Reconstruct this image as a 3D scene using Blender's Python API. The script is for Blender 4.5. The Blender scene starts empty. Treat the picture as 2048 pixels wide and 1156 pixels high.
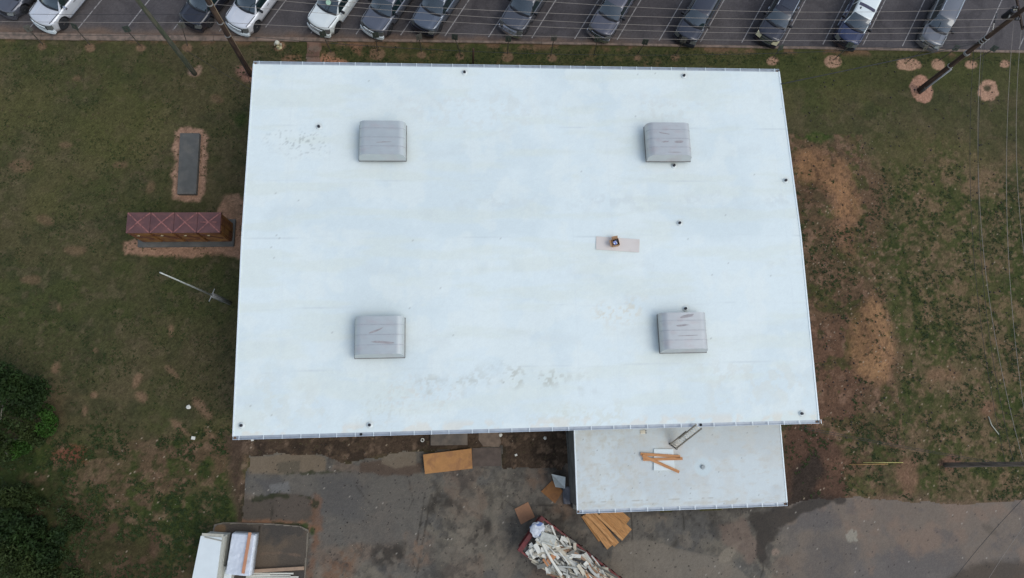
import bpy, bmesh, math, random
import numpy as np
from mathutils import Vector, Matrix
random.seed(7); rng = np.random.default_rng(7)
R = math.radians
sc = bpy.context.scene
COL = sc.collection

# ------------------------------------------------------------------ camera
F = 1300.0; CX, CY = 1024.0, 578.0; H = 43.5          # drone height in metres
V1 = np.array([-174, -6643, F]); V2 = np.array([16956, -190, F])
AX = V2/np.linalg.norm(V2)
AZ = -np.cross(V1, V2); AZ /= np.linalg.norm(AZ)
AY = np.cross(AZ, AX)
cam_d = bpy.data.cameras.new("camera"); cam = bpy.data.objects.new("camera", cam_d); COL.objects.link(cam)
cam_d.sensor_width = 36; cam_d.lens = 36*F/2048; cam_d.clip_end = 3000; cam_d.clip_start = 0.5
right = (AX[0], AY[0], AZ[0]); up = (-AX[1], -AY[1], -AZ[1]); back = (-AX[2], -AY[2], -AZ[2])
m = Matrix((right, up, back)).transposed().to_4x4(); m.translation = (0, 0, H)
cam.matrix_world = m
sc.camera = cam

def P(u, v, z=0.0):
    """photo point -> metres on the level plane at height z"""
    d = np.array([u-CX, v-CY, F]); t = (H-z)/(-(d@AZ)); p = t*d
    return Vector((p@AX, p@AY, z))

# ------------------------------------------------------------------ world, sun, exposure
w = bpy.data.worlds.new("World"); sc.world = w; w.use_nodes = True
nt = w.node_tree; nt.nodes.clear()
out = nt.nodes.new("ShaderNodeOutputWorld"); bg = nt.nodes.new("ShaderNodeBackground")
sky = nt.nodes.new("ShaderNodeTexSky"); sky.sky_type = 'NISHITA'; sky.sun_disc = False
SUN_EL, SUN_AZ = R(54), R(115)
sky.sun_elevation = SUN_EL; sky.sun_rotation = SUN_AZ; sky.dust_density = 1.2; sky.air_density = 1.0; sky.ozone_density = 1.0
hs = nt.nodes.new("ShaderNodeHueSaturation"); hs.inputs["Saturation"].default_value = 0.7
nt.links.new(sky.outputs[0], hs.inputs["Color"]); nt.links.new(hs.outputs[0], bg.inputs[0])
bg.inputs[1].default_value = 0.15
nt.links.new(bg.outputs[0], out.inputs[0])
sl = bpy.data.lights.new("sun", 'SUN'); sl.energy = 0.5; sl.angle = R(38); sl.color = (.99, 1, .96)
so = bpy.data.objects.new("sun", sl); COL.objects.link(so)
sd = Vector((math.cos(SUN_EL)*math.sin(SUN_AZ), math.cos(SUN_EL)*math.cos(SUN_AZ), math.sin(SUN_EL)))
so.rotation_euler = sd.to_track_quat('Z', 'Y').to_euler(); so.location = (0, 0, 60)
sc.view_settings.view_transform = 'Standard'; sc.view_settings.look = 'None'; sc.view_settings.exposure = 0.5
sc.view_settings.gamma = 1

# ------------------------------------------------------------------ colours & materials
LIGHT = np.array([0.87, 0.93, 1.07])                    # overcast tint, used to turn seen colours into albedo
def lin(c):
    c = np.asarray(c, float)/255
    return np.where(c <= .04045, c/12.92, ((c+.055)/1.055)**2.4)
def C(*c):
    return np.clip(lin(c)/LIGHT, 0, .9)

MATS = {}
def mat(name, col, rough=.7, metal=0., spec=.5, nscale=6., namt=.18, coat=0., bump=0., nscale2=None, stretch=None, col2=None, thr=None, ior=None):
    """principled material whose colour is broken up by object-space noise"""
    if name in MATS: return MATS[name]
    M = bpy.data.materials.new(name); M.use_nodes = True; n = M.node_tree; b = n.nodes["Principled BSDF"]
    b.inputs["Roughness"].default_value = rough; b.inputs["Metallic"].default_value = metal
    b.inputs["Specular IOR Level"].default_value = spec
    if ior: b.inputs["IOR"].default_value = ior
    b.inputs["Coat Weight"].default_value = coat; b.inputs["Coat Roughness"].default_value = .08
    tc = n.nodes.new("ShaderNodeTexCoord"); mp = n.nodes.new("ShaderNodeMapping")
    if stretch: mp.inputs["Scale"].default_value = stretch
    n.links.new(tc.outputs["Object"], mp.inputs[0])
    nz = n.nodes.new("ShaderNodeTexNoise"); nz.inputs["Scale"].default_value = nscale; nz.inputs["Detail"].default_value = 6
    n.links.new(mp.outputs[0], nz.inputs["Vector"])
    rp = n.nodes.new("ShaderNodeMapRange"); rp.inputs[1].default_value = .3; rp.inputs[2].default_value = .7
    rp.inputs[3].default_value = 1-namt; rp.inputs[4].default_value = 1+namt
    n.links.new(nz.outputs[0], rp.inputs[0])
    mx = n.nodes.new("ShaderNodeVectorMath"); mx.operation = 'SCALE'
    if col2 is not None:
        n2 = n.nodes.new("ShaderNodeTexNoise"); n2.inputs["Scale"].default_value = nscale2 or nscale*.4; n2.inputs["Detail"].default_value = 8
        n.links.new(mp.outputs[0], n2.inputs["Vector"])
        cr = n.nodes.new("ShaderNodeValToRGB"); t = thr or (.5, .6)
        cr.color_ramp.elements[0].position = t[0]; cr.color_ramp.elements[0].color = (*col, 1)
        cr.color_ramp.elements[1].position = t[1]; cr.color_ramp.elements[1].color = (*col2, 1)
        n.links.new(n2.outputs[0], cr.inputs[0]); n.links.new(cr.outputs[0], mx.inputs[0])
    else:
        mx.inputs[0].default_value = tuple(float(x) for x in col)
    n.links.new(rp.outputs[0], mx.inputs["Scale"]); n.links.new(mx.outputs[0], b.inputs["Base Color"])
    if bump:
        bp = n.nodes.new("ShaderNodeBump"); bp.inputs["Strength"].default_value = bump; bp.inputs["Distance"].default_value = .02
        n.links.new(nz.outputs[0], bp.inputs["Height"]); n.links.new(bp.outputs[0], b.inputs["Normal"])
    MATS[name] = M; return M

def attr_mat(name, rough=.95, fine=(18., .25), fine2=(60., .2), bump=.3, spec=.2):
    """surface whose own colours come from the 'Col' attribute, with fine grain added"""
    M = bpy.data.materials.new(name); M.use_nodes = True; n = M.node_tree; b = n.nodes["Principled BSDF"]
    b.inputs["Roughness"].default_value = rough; b.inputs["Specular IOR Level"].default_value = spec
    at = n.nodes.new("ShaderNodeAttribute"); at.attribute_name = "Col"
    tc = n.nodes.new("ShaderNodeTexCoord"); last = at.outputs["Color"]; hgt = None
    for s, a in (fine, fine2):
        nz = n.nodes.new("ShaderNodeTexNoise"); nz.inputs["Scale"].default_value = s; nz.inputs["Detail"].default_value = 4
        n.links.new(tc.outputs["Object"], nz.inputs["Vector"])
        rp = n.nodes.new("ShaderNodeMapRange"); rp.inputs[1].default_value = .3; rp.inputs[2].default_value = .7
        rp.inputs[3].default_value = 1-a; rp.inputs[4].default_value = 1+a
        n.links.new(nz.outputs[0], rp.inputs[0])
        mx = n.nodes.new("ShaderNodeVectorMath"); mx.operation = 'SCALE'
        n.links.new(last, mx.inputs[0]); n.links.new(rp.outputs[0], mx.inputs["Scale"]); last = mx.outputs[0]
        if hgt is None: hgt = nz.outputs[0]
    n.links.new(last, b.inputs["Base Color"])
    if bump:
        bp = n.nodes.new("ShaderNodeBump"); bp.inputs["Strength"].default_value = bump; bp.inputs["Distance"].default_value = .03
        n.links.new(hgt, bp.inputs["Height"]); n.links.new(bp.outputs[0], b.inputs["Normal"])
    return M

# ------------------------------------------------------------------ naming helpers
def tag(o, label=None, cat=None, group=None, kind=None):
    if label: o["label"] = label
    if cat: o["category"] = cat
    if group: o["group"] = group
    if kind: o["kind"] = kind
    return o
def thing(name, label, cat, loc=(0, 0, 0), rz=0., group=None):
    o = bpy.data.objects.new(name, None); COL.objects.link(o); o.location = loc; o.rotation_euler = (0, 0, rz)
    o.empty_display_size = .3
    return tag(o, label, cat, group)
class MB:
    """collects shapes and links them as ONE mesh object"""
    def __init__(s): s.bm = bmesh.new()
    def poly(s, pts):
        vs = [s.bm.verts.new(p) for p in pts]
        try: return s.bm.faces.new(vs)
        except ValueError: return None
    def box(s, c, d, rot=None, taper=None):
        M = (rot.to_matrix() if hasattr(rot, 'to_matrix') else rot) if rot is not None else Matrix.Identity(3)
        c = Vector(c); v = []
        for z in (-1, 1):
            k = taper if (taper and z > 0) else 1
            for x, y in ((-1, -1), (1, -1), (1, 1), (-1, 1)):
                v.append(s.bm.verts.new(c + M @ Vector((x*d[0]/2*k, y*d[1]/2*k, z*d[2]/2))))
        for f in ((3, 2, 1, 0), (4, 5, 6, 7), (0, 1, 5, 4), (1, 2, 6, 5), (2, 3, 7, 6), (3, 0, 4, 7)):
            s.bm.faces.new([v[i] for i in f])
        return s
    def bar(s, a, b, wy, wz, roll=0.):
        a = Vector(a); b = Vector(b); d = b-a; q = d.to_track_quat('X', 'Z')
        from mathutils import Quaternion
        q = q @ Quaternion((1, 0, 0), roll)
        return s.box((a+b)/2, (d.length, wy, wz), q)
    def tube(s, pts, r, n=8, cap=True):
        pts = [Vector(p) for p in pts]; rr = r if isinstance(r, (list, tuple)) else [r]*len(pts); rings = []
        for i, p in enumerate(pts):
            t = (pts[min(i+1, len(pts)-1)]-pts[max(i-1, 0)]).normalized()
            a = t.cross(Vector((0, 0, 1)));  a = t.cross(Vector((1, 0, 0))) if a.length < .05 else a
            a.normalize(); b = t.cross(a)
            rings.append([s.bm.verts.new(p+(a*math.cos(k*2*math.pi/n)+b*math.sin(k*2*math.pi/n))*rr[i]) for k in range(n)])
        for i in range(len(rings)-1):
            for k in range(n):
                f = s.bm.faces.new([rings[i][k], rings[i][(k+1) % n], rings[i+1][(k+1) % n], rings[i+1][k]]); f.smooth = True
        if cap: s.bm.faces.new(rings[0][::-1]); s.bm.faces.new(rings[-1])
        return s
    def lathe(s, prof, c=(0, 0, 0), n=16, axis='Z'):
        rings = []
        for r, z in prof:
            ring = []
            for k in range(n):
                a = 2*math.pi*k/n; x, y = r*math.cos(a), r*math.sin(a)
                p = (x, y, z) if axis == 'Z' else ((x, z, y) if axis == 'Y' else (z, x, y))
                ring.append(s.bm.verts.new(Vector(c)+Vector(p)))
            rings.append(ring)
        for i in range(len(rings)-1):
            for k in range(n):
                f = s.bm.faces.new([rings[i][k], rings[i][(k+1) % n], rings[i+1][(k+1) % n], rings[i+1][k]]); f.smooth = True
        s.bm.faces.new(rings[0][::-1]); s.bm.faces.new(rings[-1])
        return s
    def prism(s, pts, z0, z1):
        b = [s.bm.verts.new((p[0], p[1], z0)) for p in pts]; t = [s.bm.verts.new((p[0], p[1], z1)) for p in pts]
        s.bm.faces.new(b[::-1]); s.bm.faces.new(t); n = len(pts)
        for i in range(n): s.bm.faces.new([b[i], b[(i+1) % n], t[(i+1) % n], t[i]])
        return s
    def grid(s, fn, nu, nv, smooth=True, thick=0.):
        g = [[s.bm.verts.new(fn(i/nu, j/nv)) for j in range(nv+1)] for i in range(nu+1)]
        for i in range(nu):
            for j in range(nv):
                f = s.bm.faces.new([g[i][j], g[i+1][j], g[i+1][j+1], g[i][j+1]]); f.smooth = smooth
        return s
    def build(s, name, material, parent=None, bevel=0., loc=None, recalc=True, solid=0.):
        if recalc: bmesh.ops.recalc_face_normals(s.bm, faces=s.bm.faces)
        me = bpy.data.meshes.new(name); s.bm.to_mesh(me); s.bm.free(); me.materials.append(material)
        o = bpy.data.objects.new(name, me); COL.objects.link(o)
        if loc is not None: o.location = loc
        if parent: o.parent = parent
        if solid:
            sm = o.modifiers.new("solid", 'SOLIDIFY'); sm.thickness = solid; sm.offset = 0
        if bevel:
            bv = o.modifiers.new("bevel", 'BEVEL'); bv.width = bevel; bv.segments = 2; bv.limit_method = 'ANGLE'
        return o
def copy_tree(o, parent=None):
    c = o.copy(); COL.objects.link(c)
    if parent: c.parent = parent
    for ch in list(o.children): copy_tree(ch, c)
    return c

# ------------------------------------------------------------------ numpy noise & shapes
def vnoise(x, y, seed):
    r = np.random.default_rng(seed).random((256, 256))
    xi = np.floor(x).astype(int); yi = np.floor(y).astype(int); fx = x-xi; fy = y-yi
    fx = fx*fx*(3-2*fx); fy = fy*fy*(3-2*fy); x0 = xi & 255; y0 = yi & 255; x1 = (xi+1) & 255; y1 = (yi+1) & 255
    return (r[x0, y0]*(1-fx)+r[x1, y0]*fx)*(1-fy)+(r[x0, y1]*(1-fx)+r[x1, y1]*fx)*fy
def fbm(x, y, size, octaves=4, seed=0, gain=.55):
    s = 0; a = 1; t = 0; c, d = math.cos(.6), math.sin(.6)
    for k in range(octaves):
        s = s+a*vnoise(x/size+13.7*k, y/size+7.1*k, seed*17+k); t += a; a *= gain; size *= .5; x, y = x*c-y*d, x*d+y*c
    return s/t
def smooth(a, b, x):
    t = np.clip((x-a)/(b-a), 0, 1); return t*t*(3-2*t)
def polysd(x, y, pts):
    """signed distance (negative inside) to a polygon of world points"""
    d = np.full(x.shape, 1e9); ins = np.zeros(x.shape, bool); n = len(pts)
    for i in range(n):
        ax, ay = pts[i][0], pts[i][1]; bx, by = pts[(i+1) % n][0], pts[(i+1) % n][1]
        ex, ey = bx-ax, by-ay; t = np.clip(((x-ax)*ex+(y-ay)*ey)/(ex*ex+ey*ey+1e-9), 0, 1)
        d = np.minimum(d, np.hypot(x-ax-t*ex, y-ay-t*ey))
        c = ((ay > y) != (by > y)) & (x < (bx-ax)*(y-ay)/(by-ay+1e-12)+ax); ins ^= c
    return np.where(ins, -d, d)
class Paint:
    """the coloured soil, grass, stains of one surface, in metres"""
    def __init__(s, x, y, z=0.): s.x = x; s.y = y; s.z = z; s.col = np.zeros(x.shape+(3,)); s.n = {}
    def noise(s, size, seed, o=4):
        k = (size, seed, o)
        if k not in s.n: s.n[k] = fbm(s.x, s.y, size, o, seed)
        return s.n[k]
    def fill(s, c): s.col[:] = C(*c)
    def mix(s, c, a): s.col = s.col*(1-a[..., None])+C(*c)*a[..., None]
    def poly(s, pix, c, soft=.25, rag=.6, size=1.2, seed=1, amt=1., raw=False, grain=None):
        pts = pix if raw else [P(u, v, s.z) for u, v in pix]
        xs = [p[0] for p in pts]; ys = [p[1] for p in pts]; mgn = soft+rag+.5
        sel = (s.x > min(xs)-mgn) & (s.x < max(xs)+mgn) & (s.y > min(ys)-mgn) & (s.y < max(ys)+mgn)
        x, y = s.x[sel], s.y[sel]
        if x.size == 0: return
        d = polysd(x, y, pts)+(fbm(x, y, size, 4, seed)-.5)*2*rag
        a = (1-smooth(-soft, soft, d))*amt
        if grain: a = a*(.25+.75*smooth(grain, grain+.1, fbm(x, y, .35, 4, seed+50)*.6+fbm(x, y, 1., 3, seed+51)*.4))
        s.col[sel] = s.col[sel]*(1-a[:, None])+C(*c)*a[:, None]
    def ell(s, u, v, ru, rv, c, ang=0., grain=None, **k):
        pts = []
        for i in range(14):
            t = 2*math.pi*i/14; a, b = ru*math.cos(t), rv*math.sin(t)
            pts.append((u+a*math.cos(ang)-b*math.sin(ang), v+a*math.sin(ang)+b*math.cos(ang)))
        s.poly(pts, c, grain=grain, **k)
    def line(s, pix, wd, c, soft=.05, rag=.08, seed=3, amt=1., raw=False, size=.5):
        pts = pix if raw else [P(u, v, s.z) for u, v in pix]
        for i in range(len(pts)-1):
            ax, ay, bx, by = pts[i][0], pts[i][1], pts[i+1][0], pts[i+1][1]; g = wd+soft+rag+.3
            sel = (s.x > min(ax, bx)-g) & (s.x < max(ax, bx)+g) & (s.y > min(ay, by)-g) & (s.y < max(ay, by)+g)
            x, y = s.x[sel], s.y[sel]
            if not x.size: continue
            ex, ey = bx-ax, by-ay; t = np.clip(((x-ax)*ex+(y-ay)*ey)/(ex*ex+ey*ey+1e-9), 0, 1)
            d = np.hypot(x-ax-t*ex, y-ay-t*ey)-wd/2+(fbm(x, y, size, 3, seed)-.5)*2*rag
            a = (1-smooth(-soft, soft, d))*amt
            s.col[sel] = s.col[sel]*(1-a[:, None])+C(*c)*a[:, None]
def sheet(name, xs, ys, zfn, colfn, material, keep=None, kind='structure', parent=None):
    """grid mesh with a Col attribute"""
    X, Y = np.meshgrid(xs, ys); Z = zfn(X, Y) if callable(zfn) else np.full(X.shape, float(zfn))
    col = colfn(X, Y); ny, nx = X.shape
    idx = np.arange(ny*nx).reshape(ny, nx)
    q = np.stack([idx[:-1, :-1], idx[:-1, 1:], idx[1:, 1:], idx[1:, :-1]], -1).reshape(-1, 4)
    if keep is not None:
        k = keep(X, Y); kf = (k[:-1, :-1] & k[:-1, 1:] & k[1:, 1:] & k[1:, :-1]).reshape(-1); q = q[kf]
        used = np.unique(q); re = np.full(ny*nx, -1); re[used] = np.arange(len(used)); q = re[q]
    else: used = np.arange(ny*nx)
    co = np.stack([X.ravel(), Y.ravel(), Z.ravel()], -1)[used]; cc = col.reshape(-1, 3)[used]
    me = bpy.data.meshes.new(name); me.vertices.add(len(co)); me.vertices.foreach_set("co", co.astype(np.float32).ravel())
    me.loops.add(q.size); me.loops.foreach_set("vertex_index", q.astype(np.int32).ravel())
    me.polygons.add(len(q)); me.polygons.foreach_set("loop_start", (np.arange(len(q))*4).astype(np.int32))
    me.polygons.foreach_set("loop_total", np.full(len(q), 4, np.int32)); me.update(calc_edges=True)
    me.polygons.foreach_set("use_smooth", np.ones(len(q), bool))
    a = me.attributes.new("Col", 'FLOAT_COLOR', 'POINT')
    a.data.foreach_set("color", np.concatenate([cc, np.ones((len(cc), 1))], 1).astype(np.float32).ravel())
    me.materials.append(material); o = bpy.data.objects.new(name, me); COL.objects.link(o)
    if parent: o.parent = parent
    elif kind: o["kind"] = kind
    return o

# ================================================================== GROUND
PALE = (136, 112, 97); PALE2 = (124, 106, 92); SOIL = (88, 72, 60); RED = (92, 68, 56); ORANGE = (132, 98, 70)
SIGNS = [(85, 88), (180, 91), (281, 92), (375, 92), (662, 105), (755, 104), (843, 106), (920, 108), (1015, 110), (1103, 112),
         (1275, 112), (1350, 112), (1545, 118), (1667, 120), (1818, 124), (1876, 125), (1943, 125), (2010, 124)]
def ground_col(X, Y):
    p = Paint(X, Y); g = p.noise
    p.fill((61, 63, 42))
    p.mix((70, 67, 48), smooth(.44, .62, g(6., 1))*.75)                # dry grass
    p.mix((54, 62, 35), smooth(.5, .68, g(4.2, 2, 5))*.6)              # greener
    p.mix((78, 72, 56), smooth(.53, .70, g(2.1, 3, 6))*.5)            # thin, brownish
    p.mix((50, 54, 38), smooth(.52, .70, g(1.1, 4, 5))*.5)
    p.mix((84, 77, 62), smooth(.60, .70, g(.6, 5, 4))*.4)
    p.mix((74, 74, 46), smooth(.55, .7, g(9., 6))*.5)
    strip = smooth(23.2, 24.2, Y)*(X > -12)
    p.mix((58, 64, 36), strip*.6); p.mix((92, 78, 58), strip*smooth(.58, .68, g(.7, 7, 6))*.5*smooth(24, 14, X))
    # east lawn: tufts on thin soil
    U = P(1600, 300); east = smooth(U[0]+1, U[0]+6, X)*(1-smooth(P(1800, 330)[1]-2.5, P(1800, 270)[1]+1.5, Y+(g(3., 10)-.5)*5))
    p.mix((88, 78, 60), east*smooth(.32, .6, g(2.6, 11, 6))*.8)
    p.mix((104, 88, 70), east*smooth(.54, .64, g(1.0, 14, 6))*.55)
    p.mix((54, 64, 34), east*smooth(.50, .62, g(.75, 12, 5)*.6+g(3., 13)*.4)*.75)
    p.mix((42, 54, 27), east*smooth(.56, .63, g(.33, 15, 3)*.7+g(2., 16)*.3)*.6)
    p.mix((110, 94, 78), east*smooth(.63, .68, g(.3, 17, 3))*.5)
    # south-west rough ground
    sw = smooth(P(100, 880)[1]+.8, P(100, 880)[1]-1.2, Y+(g(3., 20)-.5)*4)*(X < P(520, 880)[0]+2)
    p.mix((82, 68, 55), sw*smooth(.35, .58, g(2.0, 21, 6))*.8)
    p.mix((46, 60, 28), sw*smooth(.49, .58, g(.9, 22, 6)*.6+g(2.6, 23)*.4)*.8); p.mix((36, 50, 24), sw*smooth(.56, .62, g(.35, 27, 3))*.55)
    p.mix((106, 88, 74), sw*smooth(.57, .66, g(.7, 24, 5))*.5)
    p.poly([(0, 880), (120, 960), (200, 1040), (330, 1090), (400, 1156), (300, 1300), (-200, 1300), (-200, 880)], (58, 46, 38), soft=1.2, rag=1.2, amt=.55)
    p.mix((34, 48, 22), sw*smooth(P(230, 1100)[0]+1, P(20, 1100)[0], X)*smooth(.36, .55, g(1.0, 25, 5))*.85)
    p.poly([(112, 900), (150, 890), (172, 900), (170, 925), (150, 932), (105, 922)], (104, 66, 54), soft=.3, rag=.5, amt=.8)
    p.poly([(100, 780), (125, 800), (135, 830), (110, 850), (95, 820)], (74, 62, 50), soft=.8, rag=.6, amt=.6)
    # soil next to the building, east side
    p.poly([(1560, 270), (1620, 268), (1700, 300), (1775, 350), (1785, 420), (1770, 470), (1700, 490), (1700, 550), (1775, 590), (1792, 690),
            (1780, 780), (1720, 850), (1690, 900), (1600, 900), (1560, 600)], (86, 70, 57), soft=.8, rag=1.3, size=2.6, seed=31, amt=.8)
    p.poly([(1600, 640), (1690, 640), (1740, 780), (1700, 850), (1630, 880), (1560, 800)], (88, 68, 57), soft=.9, rag=1.0, seed=32, amt=.75)
    p.poly([(1560, 380), (1640, 390), (1690, 470), (1680, 560), (1560, 620)], (66, 62, 46), soft=.6, rag=1., seed=33, amt=.55)
    near = (X > 20) & (X < 30) & (Y < 20)
    p.mix((54, 62, 34), near*smooth(.56, .62, g(1., 34, 4))*.7)
    p.mix((120, 98, 84), near*smooth(.60, .66, g(.5, 35, 3))*.5)
    p.poly([(1588, 312), (1625, 298), (1665, 308), (1698, 350), (1712, 395), (1708, 440), (1698, 470), (1680, 440), (1655, 395), (1630, 365), (1588, 352)],
           (122, 95, 71), soft=.7, rag=.9, size=1.6, seed=36, amt=.95)
    p.poly([(1660, 450), (1700, 440), (1712, 470), (1700, 520), (1680, 500)], (110, 86, 68), soft=.5, rag=.9, seed=37, amt=.7)
    p.poly([(1742, 575), (1762, 600), (1772, 645), (1784, 690), (1783, 722), (1770, 752), (1742, 765), (1712, 745), (1698, 705), (1700, 650), (1725, 600)],
           (126, 100, 75), soft=.5, rag=.7, size=1.6, seed=38, amt=.95)
    p.mix((96, 76, 62), near*smooth(.5, .62, g(.45, 39, 5))*.4); p.mix((58, 50, 42), near*smooth(.62, .68, g(.25, 38, 3))*.5)
    # disturbed earth south of the building and round the annex
    p.poly([(450, 870), (1160, 850), (1160, 1000), (1000, 945), (1005, 900), (840, 905), (640, 930), (490, 915), (480, 1040), (462, 1000)],
           (68, 58, 50), soft=.3, rag=.4, seed=41, amt=.95)
    p.mix((48, 42, 37), ((Y < 0) & (Y > -6) & (X > -14) & (X < 8))*smooth(.48, .62, g(.8, 42, 5))*.7)
    p.mix((104, 90, 78), ((Y < 0) & (Y > -6) & (X > -14) & (X < 8))*smooth(.6, .68, g(.45, 43, 4))*.6)
    p.poly([(1570, 850), (1640, 855), (1690, 900), (1690, 960), (1700, 1010), (1600, 1060), (1560, 1010)], (76, 60, 51), soft=.4, rag=.5, seed=44)
    p.poly([(1580, 950), (1630, 900), (1650, 940), (1620, 980), (1690, 1005), (1560, 1060)], (52, 46, 42), soft=.4, rag=.5, seed=45)
    # clay rings and bare patches
    p.poly([(345, 262), (360, 254), (378, 256), (405, 257), (417, 275), (412, 330), (405, 385), (398, 402), (370, 404), (350, 396), (342, 372), (350, 320)], PALE, soft=.12, rag=.3, size=.6, seed=51)
    p.poly([(248, 482), (254, 505), (300, 511), (380, 515), (430, 510), (500, 520), (500, 410), (478, 385), (455, 395), (436, 420), (440, 470), (300, 480)], (130, 106, 90), soft=.15, rag=.38, size=.7, seed=52)
    p.poly([(450, 395), (480, 385), (495, 430), (470, 440)], (118, 98, 82), soft=.3, rag=.5, seed=53)
    p.ell(388, 146, 15, 10, PALE2, soft=.1, rag=.22, seed=54); p.ell(398, 136, 7, 6, PALE2, soft=.1, rag=.2, seed=55)
    p.ell(492, 148, 20, 16, (124, 96, 84), soft=.2, rag=.35, seed=56, ang=.5)
    p.ell(1843, 178, 21, 29, (144, 114, 99), soft=.07, rag=.2, size=.5, seed=57, ang=-.25)
    p.ell(1977, 181, 21, 22, (144, 118, 102), soft=.07, rag=.22, size=.5, seed=58); p.ell(1975, 176, 9, 7, (70, 66, 52), soft=.1, rag=.2, seed=59)
    for i, (u, v) in enumerate(SIGNS):
        r = [10, 11, 10, 9, 10, 16, 9, 8, 12, 9, 9, 9, 13, 16, 24, 13, 13, 11][i]
        pal = i > 11
        p.ell(u, v+4, r, r*(.78 if r < 20 else .5), (144, 118, 101) if pal else (110, 90, 74), soft=.08, rag=.16 if r < 20 else .3, seed=60+i, amt=.95 if pal else .8)
    p.ell(559, 92, 12, 10, (120, 98, 80), soft=.1, rag=.2, seed=81)
    p.poly([(638, 122), (645, 108), (665, 112), (695, 120), (700, 132), (638, 134)], (148, 112, 90), soft=.12, rag=.3, seed=82)
    p.poly([(560, 112), (605, 108), (605, 125), (560, 125)], (108, 86, 68), soft=.15, rag=.3, seed=83, amt=.8)
    p.poly([(690, 82), (725, 85), (720, 108), (700, 100)], (116, 88, 72), soft=.12, rag=.4, seed=84, amt=.7)
    for (u, v, a, b, an) in [(345, 745, 22, 7, .7), (283, 793, 14, 9, .6), (405, 815, 26, 7, .85), (360, 855, 26, 7, .7), (430, 880, 30, 6, .9), (272, 762, 5, 14, .4),
                             (187, 790, 5, 5, 0), (170, 822, 5, 9, 0), (118, 618, 4, 7, 0), (343, 662, 4, 10, 0), (112, 736, 5, 8, .4), (190, 700, 6, 4, 0), (600, 612, 9, 5, 0),
                             (152, 157, 6, 3, 0), (300, 238, 6, 3, 0), (465, 245, 9, 5, .5), (435, 200, 12, 7, .4), (300, 375, 10, 14, .5), (130, 290, 16, 8, 0), (240, 330, 14, 8, 0),
                             (40, 330, 26, 14, 0), (90, 440, 20, 10, .3), (150, 500, 25, 9, 0), (60, 560, 22, 10, 0)]:
        p.ell(u, v, a, b, (112, 92, 76) if v > 600 else (92, 78, 62), ang=an, soft=.15, rag=.28, seed=int(u+v) % 97, amt=.7)
    p.ell(1690, 930, 35, 22, (92, 72, 60), soft=.4, rag=.5, seed=91, amt=.8)
    p.poly([(1790, 920), (1840, 915), (1835, 990), (1815, 1000), (1795, 960)], (108, 86, 72), soft=.3, rag=.5, seed=92, amt=.75)
    p.ell(1898, 925, 20, 16, (98, 78, 66), soft=.2, rag=.3, seed=93)
    p.poly([(1690, 1000), (1770, 990), (1900, 998), (1990, 1000), (2100, 985), (2100, 1020), (1690, 1020)], (96, 82, 70), soft=.3, rag=.4, seed=94, amt=.7)
    p.ell(1890, 750, 40, 16, (112, 88, 72), soft=.3, rag=.5, seed=95, amt=.5); p.ell(1975, 820, 18, 18, (108, 84, 70), soft=.3, rag=.4, seed=96, amt=.7)
    p.ell(1640, 275, 26, 8, (44, 66, 26), soft=.2, rag=.4, seed=97, amt=.7); p.ell(480, 238, 16, 12, (42, 60, 26), soft=.4, rag=.4, seed=98, amt=.7)
    # worn verge beside the kerb
    yk = 27.0
    p.mix((104, 82, 68), smooth(.55, 0, np.abs(Y-(yk-.15)))*smooth(.5, .62, g(1.2, 99, 4))*.7)
    sp = rng.random(X.shape)
    p.col *= (1+(sp[..., None]-.5)*.36)*(1+(g(.22, 8, 3)[..., None]-.5)*.5)
    p.mix((150, 140, 125), ((sp > .9975) & ((Y < 16) & ((X > 20) | (Y < 0))))*.8)
    p.mix((30, 34, 22), (sp < .006)*.6)
    return p.col*np.array([1.17, 1.12, 1.10])
def mound(X, Y):
    z = (fbm(X, Y, 3., 3, 9)-.5)*.08
    for (u, v, a, b, an, h) in ((1655, 375, 3.2, 1.5, -1.0, .45), (1742, 675, 1.5, 2.9, .1, .55)):
        q = P(u, v); dx = X-q[0]; dy = Y-q[1]; c, s = math.cos(an), math.sin(an)
        z += h*np.exp(-(((dx*c-dy*s)/a)**2+((dx*s+dy*c)/b)**2)*1.3)
    inside = smooth(44, 40, np.hypot(X-4, (Y-10)*1.2))
    lot = smooth(26.4, 25.8, Y)*smooth(.3, 1.2, np.abs(Y-.0)+10*(X > 21.4))
    yard = 1-((X > -18) & (X < 22) & (Y < .5)) - ((X >= 22) & (Y < -5.2))
    slab = 1-((X > -23) & (X < 21.6) & (Y > 11) & (Y < 20) & (X < -14))
    return z*inside*np.clip(lot, 0, 1)*np.clip(yard, 0, 1)*slab - .02*(1-inside)
def axis(a, b, st, far):
    core = np.arange(a, b, st); o = np.cumsum(np.geomspace(st, far*.12, 40)); o = o*far/o[-1]
    return np.concatenate([(a-o)[::-1], core, core[-1]+o])
ground = sheet("ground", axis(-36, 48, .085, 500), axis(-13, 28.2, .085, 500), mound, ground_col, attr_mat("lawn", fine=(22., .26), fine2=(7., .16), bump=.6, spec=.1))

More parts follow.
